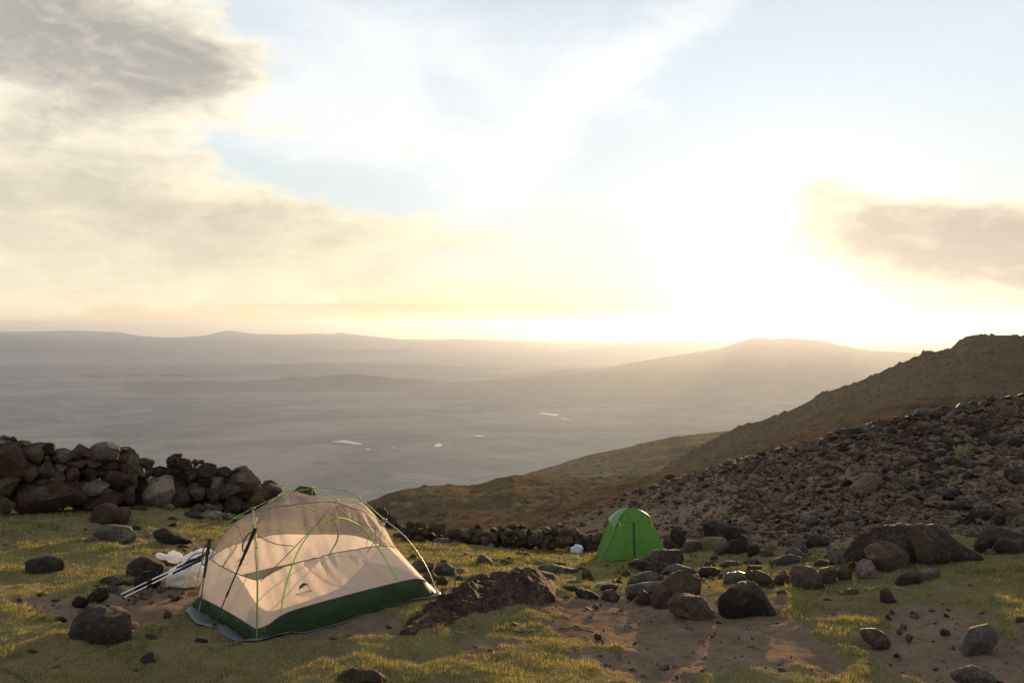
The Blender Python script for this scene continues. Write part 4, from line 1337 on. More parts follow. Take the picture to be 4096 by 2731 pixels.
    (C6, 'dark', 'dark rock far left on the scree crest', [(95, 1035), (115, 1010), (150, 1013), (158, 1035), (120, 1043)]),
]
for C, tone, label, pts in ROCKS:
    w_px = np.ptp([p[0] for p in C(pts)])
    stone('rock', C(pts), tone, label, sub=5 if w_px > 190 else (4 if w_px > 45 else 3), amt=.07, thick=.85, sink=.2)

# the huge rock at the foot of the scree with its paler broken face
huge = C5([(490, 540), (530, 480), (640, 480), (760, 420), (900, 380), (1030, 375), (1220, 378), (1300, 440), (1400, 510), (1500, 560), (1540, 610), (1400, 645), (1200, 700), (1000, 650), (700, 620), (560, 590)])
v, f, base = outline_rock(huge, None, .75, 555, 5, .07, 10, .1)
root = empty('boulder', base)
tag(root, 'huge long dark rock with a pale broken face below the scree', 'boulder')
new_obj('rock_body', new_mesh('rock_body', v, f, M['dark'], True, 38), root)
face = C5([(1010, 390), (1080, 385), (1130, 450), (1200, 510), (1262, 580), (1230, 650), (1150, 690), (1095, 640), (1060, 540)])
fr = v[:, 1].min()
v2, f2, b2 = outline_rock(face, base[1] + fr * .92, .4, 556, 4, .05, 8)
o = new_obj('rock_face', new_mesh('rock_face', v2, f2, M['ochre'], True, 38), root, b2 - base)
tag(o, 'paler brown broken face of the huge rock')

# the red lava outcrop, one body of three ribs
front = C3([(195, 1158), (300, 1172), (420, 1172), (600, 1112), (800, 1052), (960, 1005), (1150, 942), (1330, 902), (1410, 872)])
crest = C3([(205, 1150), (290, 1080), (390, 1020), (480, 925), (600, 895), (680, 770), (760, 752), (870, 788), (940, 770), (1000, 715), (1110, 638), (1160, 640), (1210, 617), (1260, 650), (1310, 720), (1380, 800), (1412, 870)])
NX = 150
fp = np.array([G(a, b_) for a, b_ in spline(np.array(front), NX)])
cpx = spline(np.array(crest), NX)
cd = np.linspace(fp[0][1] + .04, fp[-1][1] + .06, NX) + .42 * np.sin(np.linspace(0, math.pi, NX))
cp = np.array([P(a, b_, d) for (a, b_), d in zip(cpx, cd)])
bp = cp + np.array([.08, .55, 0])
bp[:, 2] = surf(bp[:, 0], bp[:, 1])[0] - .05
fp[:, 2] -= .05
rows = []
for t in np.linspace(0, 1, 60):
    rows.append(fp * (1 - t) + cp * t + np.array([0, -.05, .07]) * math.sin(math.pi * t))
for t in np.linspace(0, 1, 26)[1:]:
    rows.append(cp * (1 - t) + bp * t + np.array([0, .05, .07]) * math.sin(math.pi * t))
g = np.array(rows)
nr_ = len(g)
flat_ = g.reshape(-1, 3)
ends_ = np.sin(np.pi * np.clip(np.tile(np.linspace(0, 1, NX), nr_), 0, 1)) ** .4
rowt = np.repeat(np.concatenate([np.linspace(0, 1, 60), np.linspace(1, 0, 25)]), NX)
# slanting ribs of lava, broken lumps and pits
rib = np.abs(fbm(np.column_stack([flat_[:, 0] * 3.2 + flat_[:, 1] * 2.0, flat_[:, 0] * -1.2 + flat_[:, 1] * 5.5 + flat_[:, 2] * 7, flat_[:, 2] * 2]), 4, 611, .6))
lump = fbm(flat_ * 5.0, 4, 613, .6)
fine_ = fbm(flat_ * 19, 3, 615, .6)
disp = (.10 * (.35 - rib) * 1.6 + .075 * lump + .03 * fine_) * ends_ * np.clip(rowt * 3, .25, 1) * (1 - .35 * (rowt > .93))
dirn = np.array([.0, -.55, .83])
flat_ = flat_ + disp[:, None] * dirn
g0 = G(*C3([(800, 1040)])[0])
Vm, Fm = flat_, grid_faces(nr_, NX)
oc = new_obj('rock_outcrop', new_mesh('rock_outcrop', Vm - g0, Fm, M['red'], True, 50), None, g0)
tag(oc, 'jagged reddish lava outcrop with lichen right of the tan tent', 'rock outcrop')

# ---- loose rocks of the scree slope, one mesh library, each rock its own object
LIB = [lib_rock(900 + i, 3, .9 if i % 3 else .55, 12) for i in range(14)]
TONES = ['dark', 'brown', 'brown', 'dark', 'brown', 'gloss', 'red']
rng = np.random.default_rng(42)
LIBM = {}


def lib_mesh(i, tone):
    if (i, tone) not in LIBM:
        LIBM[(i, tone)] = new_mesh('scree_rock', LIB[i][0], LIB[i][1], M[tone], True, 32)
    return LIBM[(i, tone)]


def in_scree(x, y):
    """foot and crest of the scree as distances for a given x"""
    foot = np.interp(x, [-.6, .8, 2.0, 3.1, 4.15, 5.2, 6.4, 7.3, 12], [18.3, 16.0, 14.6, 13.4, 12.9, 12.3, 11.4, 10.6, 9.5])
    return (y > foot) & (y < edge_y(x) + .6)


cand = []
while len(cand) < 12000:
    x, y = rng.uniform(-.8, 16.5), rng.uniform(9.5, 20)
    if not in_scree(np.array([x]), np.array([y]))[0]:
        continue
    if abs(x) > .80 * y + 1.2:
        continue
    # bare earthy fan behind the green tent, thicker stones to the right and on the crest
    dens = .16 + .84 * sstep(2.0, 6.5, x) + .5 * sstep(1.6, .2, edge_y(x) - y)
    dens *= .55 + .9 * max(0, float(vnoise(np.array([[x * .55, y * .55]]), 3)[0] + .45))
    if rng.random() > dens:
        continue
    s = .021 * (1 - rng.random()) ** -.60
    s = min(s, .135)
    s *= .7 + .45 * sstep(2, 8, x)
    cand.append((s, x, y))
cand.sort(reverse=True)
cand = [(s * (1.0 + .9 * max(0, 1 - k / 45)), x, y) for k, (s, x, y) in enumerate(cand)]
zc, _ = surf([c[1] for c in cand], [c[2] for c in cand])
TWORD = {'dark': 'dark', 'brown': 'brown', 'grey': 'grey', 'gloss': 'shiny dark', 'red': 'reddish'}
for (s, x, y), z in list(zip(cand, zc))[:300]:
    i = int(rng.integers(14))
    tone = TONES[int(rng.integers(7))]
    o = new_obj('scree_rock', lib_mesh(i, tone))
    side = 'above the green tent' if x < 4.2 else ('at the right end' if x > 8.6 else 'in the middle')
    e_ = float(edge_y(x)) - y
    lev = 'on the crest of the scree' if e_ < 1.6 else ('half way up the scree' if e_ < 4.2 else 'at the foot of the scree')
    o.location = (x, y, z + s * .22)
    o.rotation_euler = (rng.uniform(-.45, .45), rng.uniform(-.45, .45), rng.uniform(0, 6.28))
    o.scale = (s, s * rng.uniform(.75, 1.1), s * rng.uniform(.8, 1.25))
    tag(o, ('flat ' if i % 3 == 0 else 'blocky ') + TWORD[tone] + ' loose rock ' + lev + ' ' + side, 'rock', 'loose rocks covering the scree slope')


def joined_stones(name, items, mat, sub, seed, lib_n=10):
    """many stones too small to pick apart, one mesh"""
    r = np.random.default_rng(seed)
    lib = [lib_rock(seed * 50 + i, sub, .8, 6) for i in range(lib_n)]
    V, F, off = [], [], 0
    for s, x, y, z in items:
        v, f = lib[int(r.integers(lib_n))]
        a = r.uniform(0, 6.28)
        t = r.uniform(-.5, .5, 2)
        ca, sa = math.cos(a), math.sin(a)
        q = v * np.array([1, r.uniform(.7, 1), r.uniform(.7, 1.2)]) * s
        q = np.column_stack([q[:, 0] * ca - q[:, 1] * sa, q[:, 0] * sa + q[:, 1] * ca, q[:, 2] + q[:, 0] * t[0] + q[:, 1] * t[1]])
        V.append(q + np.array([x, y, z + s * .25]))
        F.append(f + off)
        off += len(v)
    me = new_mesh(name, np.vstack(V), np.vstack(F), mat, True, 30)
    return new_obj(name, me)


rest = [(s, x, y, z) for (s, x, y), z in list(zip(cand, zc))[300:]]


def gravel_mat():
    m, nt, out = new_mat('scree_stones')
    v = geopos(nt)
    a = noise(nt, v, 9, 3, .6)
    b_ = noise(nt, v, 60, 4, .7)
    c = noise(nt, v, 26, 1, .5)
    col = mixc(nt, a.step(.35, .65), (.045, .029, .019), (.128, .079, .050))
    col = mixc(nt, c.step(.57, .68) * .7, col, (.165, .115, .078))
    col = mixc(nt, c.step(.40, .32) * .8, col, (.030, .021, .016))
    bs = principled(nt, col, .85, bump(nt, b_, .8, .01), .12)
    nt.links.new(bs.outputs[0], out.inputs[0])
    return m


M['gravel'] = gravel_mat()
o = joined_stones('scree_stones', rest, M['gravel'], 1, 5, 24)
tag(o, 'small loose stones filling the scree between larger rocks', 'stones', kind='stuff')

# pebbles and small stones over the camp
items = []
rg = np.random.default_rng(77)
while len(items) < 3600:
    y = rg.uniform(4.6, 15.5)
    x = rg.uniform(-.85, .85) * (y + 1)
    z = gz([x], [y])[0]
    t = turf_mask(np.array([x]), np.array([y]), np.array([z]))[0]
    if y > edge_y(np.array([x]))[0] - .3 or rg.random() > (.95 - .85 * t):
        continue
    items.append((min(.045, .0055 * (1 - rg.random()) ** -.55), x, y))
for px, py, n, sp in ((560, 2385, 26, .30), (900, 2275 + 110, 0, .3), (3560, 2470, 14, .3), (2000, 2230, 30, 1.2), (2180, 2210, 20, .7), (2900, 2290, 40, .9), (3000, 2330, 30, .7), (2400, 2400, 20, .6), (1650, 2240, 14, .8), (2650, 2250, 30, .8), (3300, 2250, 40, .8)):
    c = G(px, py)
    for _ in range(n):
        items.append((rg.uniform(.018, .06), c[0] + rg.normal() * sp, c[1] + rg.normal() * sp * .6))
zz, _ = surf([i[1] for i in items], [i[2] for i in items])
o = joined_stones('pebbles', [(s, x, y, z) for (s, x, y), z in zip(items, zz)], M['gravel'], 1, 6)
tag(o, 'scattered pebbles on the camp ground', 'pebbles', kind='stuff')


# ------------------------------------------------------------------ cloth materials
def cloth_mat(name, col, trans=.45, see=.0, rough=.6, weave=900, col_t=None, wr=0.0):
    m, nt, out = new_mat(name)
    v = texco(nt)
    n1 = noise(nt, v, 5, 4, .6)
    c = mixc(nt, n1, tuple(x * .92 for x in col), tuple(min(1, x * 1.06) for x in col))
    nrm = bump(nt, noise(nt, mapping(nt, v, (1, 1, .25)), 9, 4, .6, 1.2), .35 + wr, .02)
    d = principled(nt, c, rough, nrm, .25)
    t = nt.nodes.new('ShaderNodeBsdfTranslucent')
    nt.links.new(nrm, t.inputs['Normal'])
    if col_t:
        t.inputs['Color'].default_value = (*col_t, 1)
    else:
        nt.links.new(c.s, t.inputs['Color'])
    mx = nt.nodes.new('ShaderNodeMixShader')
    mx.inputs[0].default_value = trans
    nt.links.new(d.outputs[0], mx.inputs[1])
    nt.links.new(t.outputs[0], mx.inputs[2])
    res = mx
    if see:
        tr = nt.nodes.new('ShaderNodeBsdfTransparent')
        m2 = nt.nodes.new('ShaderNodeMixShader')
        m2.inputs[0].default_value = see
        nt.links.new(res.outputs[0], m2.inputs[1])
        nt.links.new(tr.outputs[0], m2.inputs[2])
        res = m2
    nt.links.new(res.outputs[0], out.inputs[0])
    return m


M['sand'] = cloth_mat('sand_ripstop', (.80, .66, .56), .65, .07)
M['mesh'] = cloth_mat('tent_mesh', (.34, .285, .26), .5, .57)
M['floor'] = cloth_mat('green_floor', (.018, .038, .019), .3, 0, .45, col_t=(.045, .095, .028))
M['seam'] = plain_mat('seam_tape', (.14, .115, .11), .7)
M['pole_green'] = plain_mat('pole_green', (.26, .32, .03), .35, .5, .3)
M['pole_silver'] = plain_mat('pole_silver', (.50, .49, .46), .45, .4, .5)
M['lime'] = plain_mat('lime_tape', (.30, .52, .04), .6)
M['black'] = plain_mat('black_plastic', (.018, .017, .016), .45)
M['foam'] = plain_mat('black_foam', (.02, .019, .018), .9)
M['print'] = plain_mat('dark_print', (.035, .03, .03), .7)
M['sheet'] = cloth_mat('grey_groundsheet', (.10, .10, .105), .05, 0, .5)
M['alu'] = plain_mat('white_aluminium', (.78, .77, .74), .3, .5, .35)
M['steel'] = plain_mat('dark_steel', (.12, .12, .12), .4, .5, .6)
M['redp'] = plain_mat('red_print', (.5, .04, .03), .5)
M['sack'] = cloth_mat('white_plastic', (.80, .78, .76), .4, .0, .35, wr=.4)
M['clear'] = cloth_mat('grey_plastic', (.30, .31, .34), .4, .25, .3)
M['fly'] = cloth_mat('green_fly', (.10, .21, .05), .5, 0, .5, col_t=(.26, .46, .075))
M['fly_top'] = cloth_mat('green_fly_cap', (.16, .32, .17), .4, 0, .4, col_t=(.2, .5, .2))
M['zip'] = plain_mat('zip_grey', (.03, .055, .055), .8, .1)
M['yellow'] = plain_mat('yellow_cord', (.72, .42, .02), .6)
M['twig'] = plain_mat('dry_root', (.07, .045, .03), .9)
M['cord'] = plain_mat('white_cord', (.5, .47, .40), .9)

# ------------------------------------------------------------------ the tan tent
TO = np.array([-2.6169, 6.6343, -1.1193])
TU = np.array([.6966, .714, -.0711])
TV = np.array([.7167, -.6971, .0214])
TN = np.array([.0343, .0658, .9972])
TL, TW = 2.0164, 1.2802
TO = TO + np.array([0, 0, .015])


def T(a, b, h):
    return TO + TU * a + TV * b + TN * h


HEAD = (.231, 1.016)
FOOT = (TL - .264, .73)
tent = empty('camping_tent', TO + TU * TL / 2)
tag(tent, 'tan and green mesh camping tent with external lime poles on the grass', 'tent')


def leg_pt(end, side, s, z):
    """point in the upright plane through a hub and a floor corner"""
    hu = HEAD[0] if end == 0 else FOOT[0]
    cu = 0 if end == 0 else TL
    return T(hu + (cu - hu) * s, side * TW / 2 * s, z)


HLEG = [(0, 1.016), (.397, .866), (.705, .676), (.912, .373), (1.0, 0)]
FLEG = [(0, .73), (.368, .585), (.732, .327), (.99, .01)]
HCAN = [(.925, .105), (.742, .488), (.347, .835), (-.25, .99)]     # canopy edge under the head legs
FCAN = [(.80, .13), (.26, .43), (.06, .60), (-.065, .711)]


def can_curve(end, side, n=33):
    tab = HCAN if end == 0 else FCAN
    pts = [leg_pt(end, side, s, z) for s, z in tab]
    if end == 0:
        pts[3] = T(.293, 0, .994)
    t = np.array([0, .4, .75, 1])
    q = spline(pts, 200)
    # re-parameterise so that the seam sits at t = .4
    idx = [int(np.argmin(((q - p) ** 2).sum(1))) for p in pts]
    tt = np.interp(np.arange(200), idx, t)
    return np.array([[np.interp(x, tt, q[:, k]) for k in range(3)] for x in np.linspace(0, 1, n)])


def coons(left, right, bot, top, sag=None):
    """left/right: n rows; bot/top: m columns -> n x m grid"""
    n, m = len(left), len(bot)
    s = np.linspace(0, 1, m)[None, :, None]
    t = np.linspace(0, 1, n)[:, None, None]
    Lc = (1 - s) * left[:, None] + s * right[:, None]
    Bc = (1 - t) * bot[None] + t * top[None]
    B = (1 - s) * (1 - t) * bot[0] + s * (1 - t) * bot[-1] + (1 - s) * t * top[0] + s * t * top[-1]
    g = Lc + Bc - B
    if sag is not None:
        g = g + sag(s, t)
    return g


NR, NC = 41, 61
RS = 16                # row of the seam between solid cloth and mesh (t = .4)
side_bot = {}
canopy_bvh = []
all_tris = []


def tub_top(side):
    pts = [leg_pt(0, side, *HCAN[0]), T(.10, side * .635, .135), T(.28, side * .64, .205), T(.7, side * .645, .235), T(1.1, side * .645, .25), T(1.6, side * .635, .255), T(1.80, side * .60, .22), leg_pt(1, side, *FCAN[0])]
    return spline(pts, NC)


def end_bot(end):
    a, b = leg_pt(end, -1, *(HCAN if end == 0 else FCAN)[0]), leg_pt(end, 1, *(HCAN if end == 0 else FCAN)[0])
    t = np.linspace(0, 1, NC)[:, None]
    q = a * (1 - t) + b * t
    out = (-TU if end == 0 else TU) * .05 * (4 * t * (1 - t))
    return q + out + TN * (.05 * 4 * t * (1 - t) * (1 if end == 0 else .6))


def wrinkle(g, seed, amp, nrm):
    """tension creases running up the cloth"""
    n, m = g.shape[:2]
    s, t = np.meshgrid(np.linspace(0, 1, m), np.linspace(0, 1, n))
    q = np.column_stack([(s * 34 + t * 7).ravel(), (t * 2.4).ravel()])
    w = fbm(q, 3, seed).reshape(n, m) * (np.sin(np.pi * t) * np.sin(np.pi * s)) ** .5
    return g + nrm[None, None] * (amp * w)[..., None]


def panel(name, g, r0, r1, mat, parent):
    sub = g[r0:r1 + 1]
    n, m = sub.shape[:2]
    return part(name, parent, sub.reshape(-1, 3), [list(map(int, q)) for q in grid_faces(n, m)], mat)


roof_top = {}
for side in (1, -1):
    top_pts = [T(.293, 0, .994), T(.56, side * .20, 1.045), T(.84, side * .40, 1.068), T(1.2, side * .24, .95), T(1.5, side * .09, .835), leg_pt(1, side, *FCAN[3])]
    roof_top[side] = spline(top_pts, NC)
    L_, R_ = can_curve(0, side, NR), can_curve(1, side, NR)
    sag = lambda s, t: TV * side * (-.05) * (np.sin(np.pi * s) * np.sin(np.pi * t)) - TN * 0
    g = coons(L_, R_, tub_top(side), roof_top[side], sag)
    g = wrinkle(g, 300 + side, .034, TV * side)
    side_bot[side] = g
    panel('side_panel', g, 0, RS, M['sand'], tent)
    panel('mesh_panel', g, RS, NR - 1, M['mesh'], tent)
    nr, nc = g.shape[:2]
    if side == 1:
        NEAR = g
ends = {}
for end in (0, 1):
    L_, R_ = can_curve(end, -1, NR), can_curve(end, 1, NR)
    top = np.repeat(L_[-1][None], NC, 0)
    def sag(s, t, end=end):
        bulge = np.exp(-((t - .4) / .16) ** 2) * 4 * s * (1 - s)
        return TN * (-.055 if end == 0 else -.03) * bulge + (TU if end == 0 else -TU) * .03 * bulge
    g = coons(L_, R_, end_bot(end), top, sag)
    g = wrinkle(g, 320 + end, .012, -TU if end == 0 else TU)
    ends[end] = g
    panel('end_panel', g, 0, RS, M['sand'], tent)
    panel('mesh_panel', g, RS, NR - 1, M['mesh'], tent)
# roof between the two top edges
ridge = spline([T(.293, 0, .994), T(.53, 0, 1.066), T(.84, 0, 1.080), T(1.374, 0, .986), leg_pt(1, 1, *FCAN[3])], NC)
rows = []
for t in np.linspace(-1, 1, 17):
    e = roof_top[1] if t > 0 else roof_top[-1]
    w = abs(t)
    rows.append(ridge * (1 - w) + e * w - TN[None] * (.02 * np.sin(np.pi * w)))
part('roof_panel', tent, np.array(rows).reshape(-1, 3), [list(map(int, q)) for q in grid_faces(17, NC)], M['mesh'])

# bathtub floor: walls up to the canopy and the floor itself
floor_e = [[T(0, -TW / 2, 0), T(0, TW / 2, 0)], [T(0, TW / 2, 0), T(TL, TW / 2, 0)], [T(TL, TW / 2, 0), T(TL, -TW / 2, 0)], [T(TL, -TW / 2, 0), T(0, -TW / 2, 0)]]
loop_top = np.vstack([end_bot(0), tub_top(1)[1:], end_bot(1)[::-1][1:], tub_top(-1)[::-1][1:-1]])
loop_bot = np.vstack([np.array([a * (1 - t) + b * t for t in np.linspace(0, 1, NC)])[(0 if k == 0 else 1):(NC if k < 3 else NC - 1)] for k, (a, b) in enumerate(floor_e)])
tub = []
for t in np.linspace(0, 1, 9):
    r_ = loop_bot * (1 - t) + loop_top * t
    c = loop_bot.mean(0)
    outv = r_ - c
    outv[:, 2] = 0
    outv /= np.linalg.norm(outv, axis=1)[:, None]
    wr = fbm(np.column_stack([np.arange(len(r_)) * .22, np.full(len(r_), t * 1.5)]), 3, 71)
    tub.append(r_ + outv * ((.018 * math.sin(math.pi * t)) * (1 + 1.6 * wr))[:, None])
n_l = len(loop_bot)
fs = [list(map(int, q)) for q in grid_faces(9, n_l, True)] + [list(range(n_l))[::-1]]
part('bathtub_floor', tent, np.array(tub).reshape(-1, 3), fs, M['floor'])
# piping on the tub edge
ring = np.vstack([loop_top, loop_top[:1]])
v, f = tube(ring + np.array([0, 0, .002]), .0045, 5)
part('piping', tent, v, f, M['seam'])

# poles
SPINE = [T(HEAD[0], 0, HEAD[1]), T(.53, 0, 1.112), T(.84, 0, 1.144), T(1.083, 0, 1.123), T(1.357, 0, 1.034), T(FOOT[0], 0, FOOT[1])]
spine = spline(SPINE, 60)
v, f = tube(spine, .0045, 8)
part('ridge_pole', tent, v, f, M['pole_green'])
legs = {}
for side in (1, -1):
    lp = spline([leg_pt(0, side, *q) for q in HLEG], 40)
    legs[(0, side)] = lp
    v, f = tube(lp, .0045, 8)
    part('pole_leg', tent, v, f, M['pole_green'])
    lp = spline([leg_pt(1, side, *q) for q in FLEG], 40)
    legs[(1, side)] = lp
    v, f = tube(lp, .0043, 8)
    part('pole_leg', tent, v, f, M['pole_silver'])
sp = spline([T(.84, -.475, 1.118), T(.84, -.22, 1.147), T(.84, 0, 1.158), T(.84, .22, 1.147), T(.84, .47, 1.100)], 24)
v, f = tube(sp, .0042, 8)
part('spreader_pole', tent, v, f, M['pole_green'])
for hub in (T(HEAD[0], 0, HEAD[1]), T(FOOT[0], 0, FOOT[1]), T(.84, 0, 1.15)):
    v, f = tube([hub - TU * .022, hub + TU * .022], .012, 8)
    part('pole_hub', tent, v, f, M['steel'])


def strap(a, b, name='clip', w=.009):
    a, b = np.array(a), np.array(b)
    v, f = tube([a, (a + b) / 2, b], w * .5, 6, 1.0)
    h, hf = tube([a - TU * .012, a + TU * .012], .009, 6)
    v, f = merge((v, f), (h, hf))
    part(name, tent, v, f, M['lime'])


for side in (1, -1):
    for k, (s_, z_) in ((15, HCAN[2]), (7, (.16, .93))):
        strap(legs[(0, side)][k], leg_pt(0, side, s_, z_) if k == 15 else can_curve(0, side)[29])
    strap(sp[-1 if side == 1 else 0], roof_top[side][int(NC * .40)])
strap(spine[12], ridge[int(NC * .17)])
strap(sp[12], ridge[int(NC * .37)])
strap(spine[44], ridge[int(NC * .74)])
strap(spine[58], ridge[-1])

# seams, zips and print lie on the near side: pixels of the photo met with the cloth
tri_v, tri_f, off = [], [], 0
for g in (side_bot[1], ends[0]):
    n, m = g.shape[:2]
    tri_v.append(g.reshape(-1, 3))
    tri_f += [[int(i) + off for i in q] for q in grid_faces(n, m)]
    off += n * m
BV = BVHTree.FromPolygons([tuple(map(float, p)) for p in np.vstack(tri_v)], tri_f)


def on_cloth(px, py, lift=.006):
    r = ray(px, py)
    r = r / np.linalg.norm(r)
    hit, nrm, idx, dist = BV.ray_cast(Vector((0, 0, CAMZ)), Vector(r))
    if hit is None:
        hit, nrm, idx, dist = BV.find_nearest(Vector(P(px, py, 7.0)))
    return np.array(hit) - r * lift


def mirror(p):
    """to the far side of the tent"""
    q = np.asarray(p) - TO
    return np.asarray(p) - np.outer(q @ TV, TV) * 2 if q.ndim > 1 else p - 2 * (q @ TV) * TV


def line_on(name, px_pts, r, mat, flat=1.0, both=False, n=40):
    pp = spline(np.array(px_pts, float), n)
    path = np.array([on_cloth(a, b) for a, b in pp])
    k = np.ones(5) / 5
    pad = np.vstack([path[:1]] * 2 + [path] + [path[-1:]] * 2)
    path = np.column_stack([np.convolve(pad[:, i], k, 'valid') for i in range(3)])
    v, f = tube(path, r, 6)
    o = part(name, tent, v, f, mat)
    if both:
        v, f = tube(mirror(path), r, 6)
        part(name, tent, v, f, mat)
    return o


Z = lambda pts: C1(pts)
line_on('door_zip', Z([(908, 1180), (915, 1080), (950, 930), (1000, 770), (1065, 620), (1150, 500), (1250, 415), (1350, 365), (1440, 368), (1530, 400), (1610, 460), (1680, 545), (1750, 640), (1815, 740), (1870, 830), (1912, 905)]), .0068, M['lime'], both=True, n=80)
line_on('seam', Z([(1335, 265), (1200, 430), (1025, 610), (870, 770), (725, 912)]), .004, M['seam'], both=True)
line_on('seam', Z([(1375, 262), (1480, 345), (1600, 410), (1700, 440)]), .0035, M['seam'], both=True)
line_on('seam', Z([(1700, 440), (1720, 520), (1690, 590), (1640, 660)]), .0035, M['seam'])
line_on('seam', Z([(702, 515), (780, 555), (880, 590), (1020, 605)]), .004, M['seam'], both=True)
for g, sd in ((side_bot[1], 1), (side_bot[-1], -1)):
    v, f = tube(g[RS] + TV * sd * .003, .0045, 6)
    part('seam', tent, v, f, M['seam'])
    for e in (0, NC - 1):
        v, f = tube(g[:, e] + TV * sd * .002, .0035, 6)
        part('seam', tent, v, f, M['seam'])
for end in (0, 1):
    v, f = tube(ends[end][RS] + (-TU if end == 0 else TU) * .004, .0045, 6)
    part('seam', tent, v, f, M['seam'])
for sd in (1, -1):
    v, f = tube(roof_top[sd] + TN * .002, .0035, 5)
    part('seam', tent, v, f, M['seam'])
# guy loops on the tub
for a, b in (((1165, 1110), (1180, 1155)), ((1698, 965), (1706, 1003)), ((760, 1290), (712, 1440))):
    p0, p1 = on_cloth(*Z([a])[0]), on_cloth(*Z([b])[0])
    r0 = ray(*Z([b])[0])
    p1 = p0 + (p1 - p0) if np.linalg.norm(p1 - p0) < .2 else p0 - TN * .06
    v, f = tube([p0, (p0 + p1) / 2 + np.array([.01, -.01, 0]), p1], .004, 5)
    part('guy_loop', tent, v, f, M['seam'])


# the maker's print on the wall: a curved leaf over two lines of lettering
def text_tris(body, size, shear=0.0):
    cu = bpy.data.curves.new('print', 'FONT')
    cu.body = body
    cu.size = size
    cu.shear = shear
    cu.resolution_u = 3
    to = bpy.data.objects.new('print', cu)
    COL.objects.link(to)
    dg = bpy.context.evaluated_depsgraph_get()
    me = bpy.data.meshes.new_from_object(to.evaluated_get(dg))
    bm = bmesh.new()
    bm.from_mesh(me)
    bmesh.ops.triangulate(bm, faces=bm.faces[:])
    bmesh.ops.subdivide_edges(bm, edges=[e for e in bm.edges if e.calc_length() > size * .4], cuts=2)
    bmesh.ops.triangulate(bm, faces=bm.faces[:])
    v = np.array([q.co[:] for q in bm.verts])
    f = [[q.index for q in t.verts] for t in bm.faces]
    bm.free()
    bpy.data.objects.remove(to)
    bpy.data.curves.remove(cu)
    bpy.data.meshes.remove(me)
    return v, f


def print_on(v2, f, o_px, x_px, h_px, width, mat, parent, name, both=True):
    """lay a flat print on the cloth: o_px its lower left, x_px its lower right pixel, h_px pixels per unit of height"""
    v2 = np.asarray(v2, float)
    o_px, x_px = np.array(o_px, float), np.array(x_px, float)
    ex = (x_px - o_px) / width
    ey = np.array(h_px, float)
    pts = np.array([on_cloth(*(o_px + ex * a + ey * b), lift=.004) for a, b in v2[:, :2]])
    q = part(name, parent, pts, f, mat, False)
    if both:
        part(name, parent, mirror(pts), [t[::-1] for t in f], mat, False)
    return q


tv, tf = text_tris('Naturehike', 1.0)
tw = tv[:, 0].max()
print_on(tv, tf, Z([(1030, 1035)])[0], Z([(1172, 993)])[0], (0, -44 * .468), tw, M['print'], tent, 'lettering')
tv, tf = text_tris('outdoors', 1.0, .35)
tw = tv[:, 0].max()
print_on(tv, tf, Z([(1072, 1041)])[0], Z([(1133, 1023)])[0], (0, -20 * .468), tw, M['print'], tent, 'lettering')
leaf_o = [(1056, 990), (1060, 960), (1072, 935), (1090, 922), (1110, 919), (1128, 925), (1138, 940), (1143, 960), (1141, 966), (1134, 946), (1122, 934), (1112, 938), (1098, 955), (1080, 962), (1064, 972)]
lp = np.array(Z(leaf_o))
lv = np.array([on_cloth(a, b, .004) for a, b in lp])
part('logo', tent, lv, [list(range(len(lp)))], M['print'], False)
part('logo', tent, mirror(lv), [list(range(len(lp)))[::-1]], M['print'], False)

# groundsheet under the tent
gs = []
outl = [(-.05, -.66), (-.13, -.5), (-.17, -.1), (-.10, .35), (-.03, .65), (.5, .648), (1.0, .655), (1.6, .65), (TL + .03, .65), (TL + .04, 0), (TL + .04, -.66), (1.0, -.66)]
oo = spline(np.array([(a, b, 0) for a, b in outl] + [(outl[0][0], outl[0][1], 0)]), 97)[:-1]
gv, gf = [], []
for k, w in enumerate((1.0, .97, .90, .5)):
    for i, (a, b, _) in enumerate(oo):
        a2, b2 = TL / 2 + (a - TL / 2) * w, b * w
        lift = .007 * (1 + math.sin(i * .9) * .6 + math.sin(i * .37)) if k == 0 else (.016 if k == 1 else -.004)
        q = T(a2, b2, 0)
        gz_ = surf([q[0]], [q[1]])[0][0]
        q[2] = max(q[2] + lift - .012, gz_ + .006 + lift) if w > .8 else q[2] - .02
        gv.append(q)
n_o = len(oo)
gf = [list(map(int, q)) for q in grid_faces(4, n_o, True)] + [[3 * n_o + i for i in range(n_o)][::-1]]
o = new_obj('groundsheet', new_mesh('groundsheet', np.array(gv) - TO, gf, M['sheet'], True, 60), None, TO)
tag(o, 'grey groundsheet showing under the edges of the tan tent', 'groundsheet')
sm = o.modifiers.new('thick', 'SOLIDIFY')
sm.thickness = .004


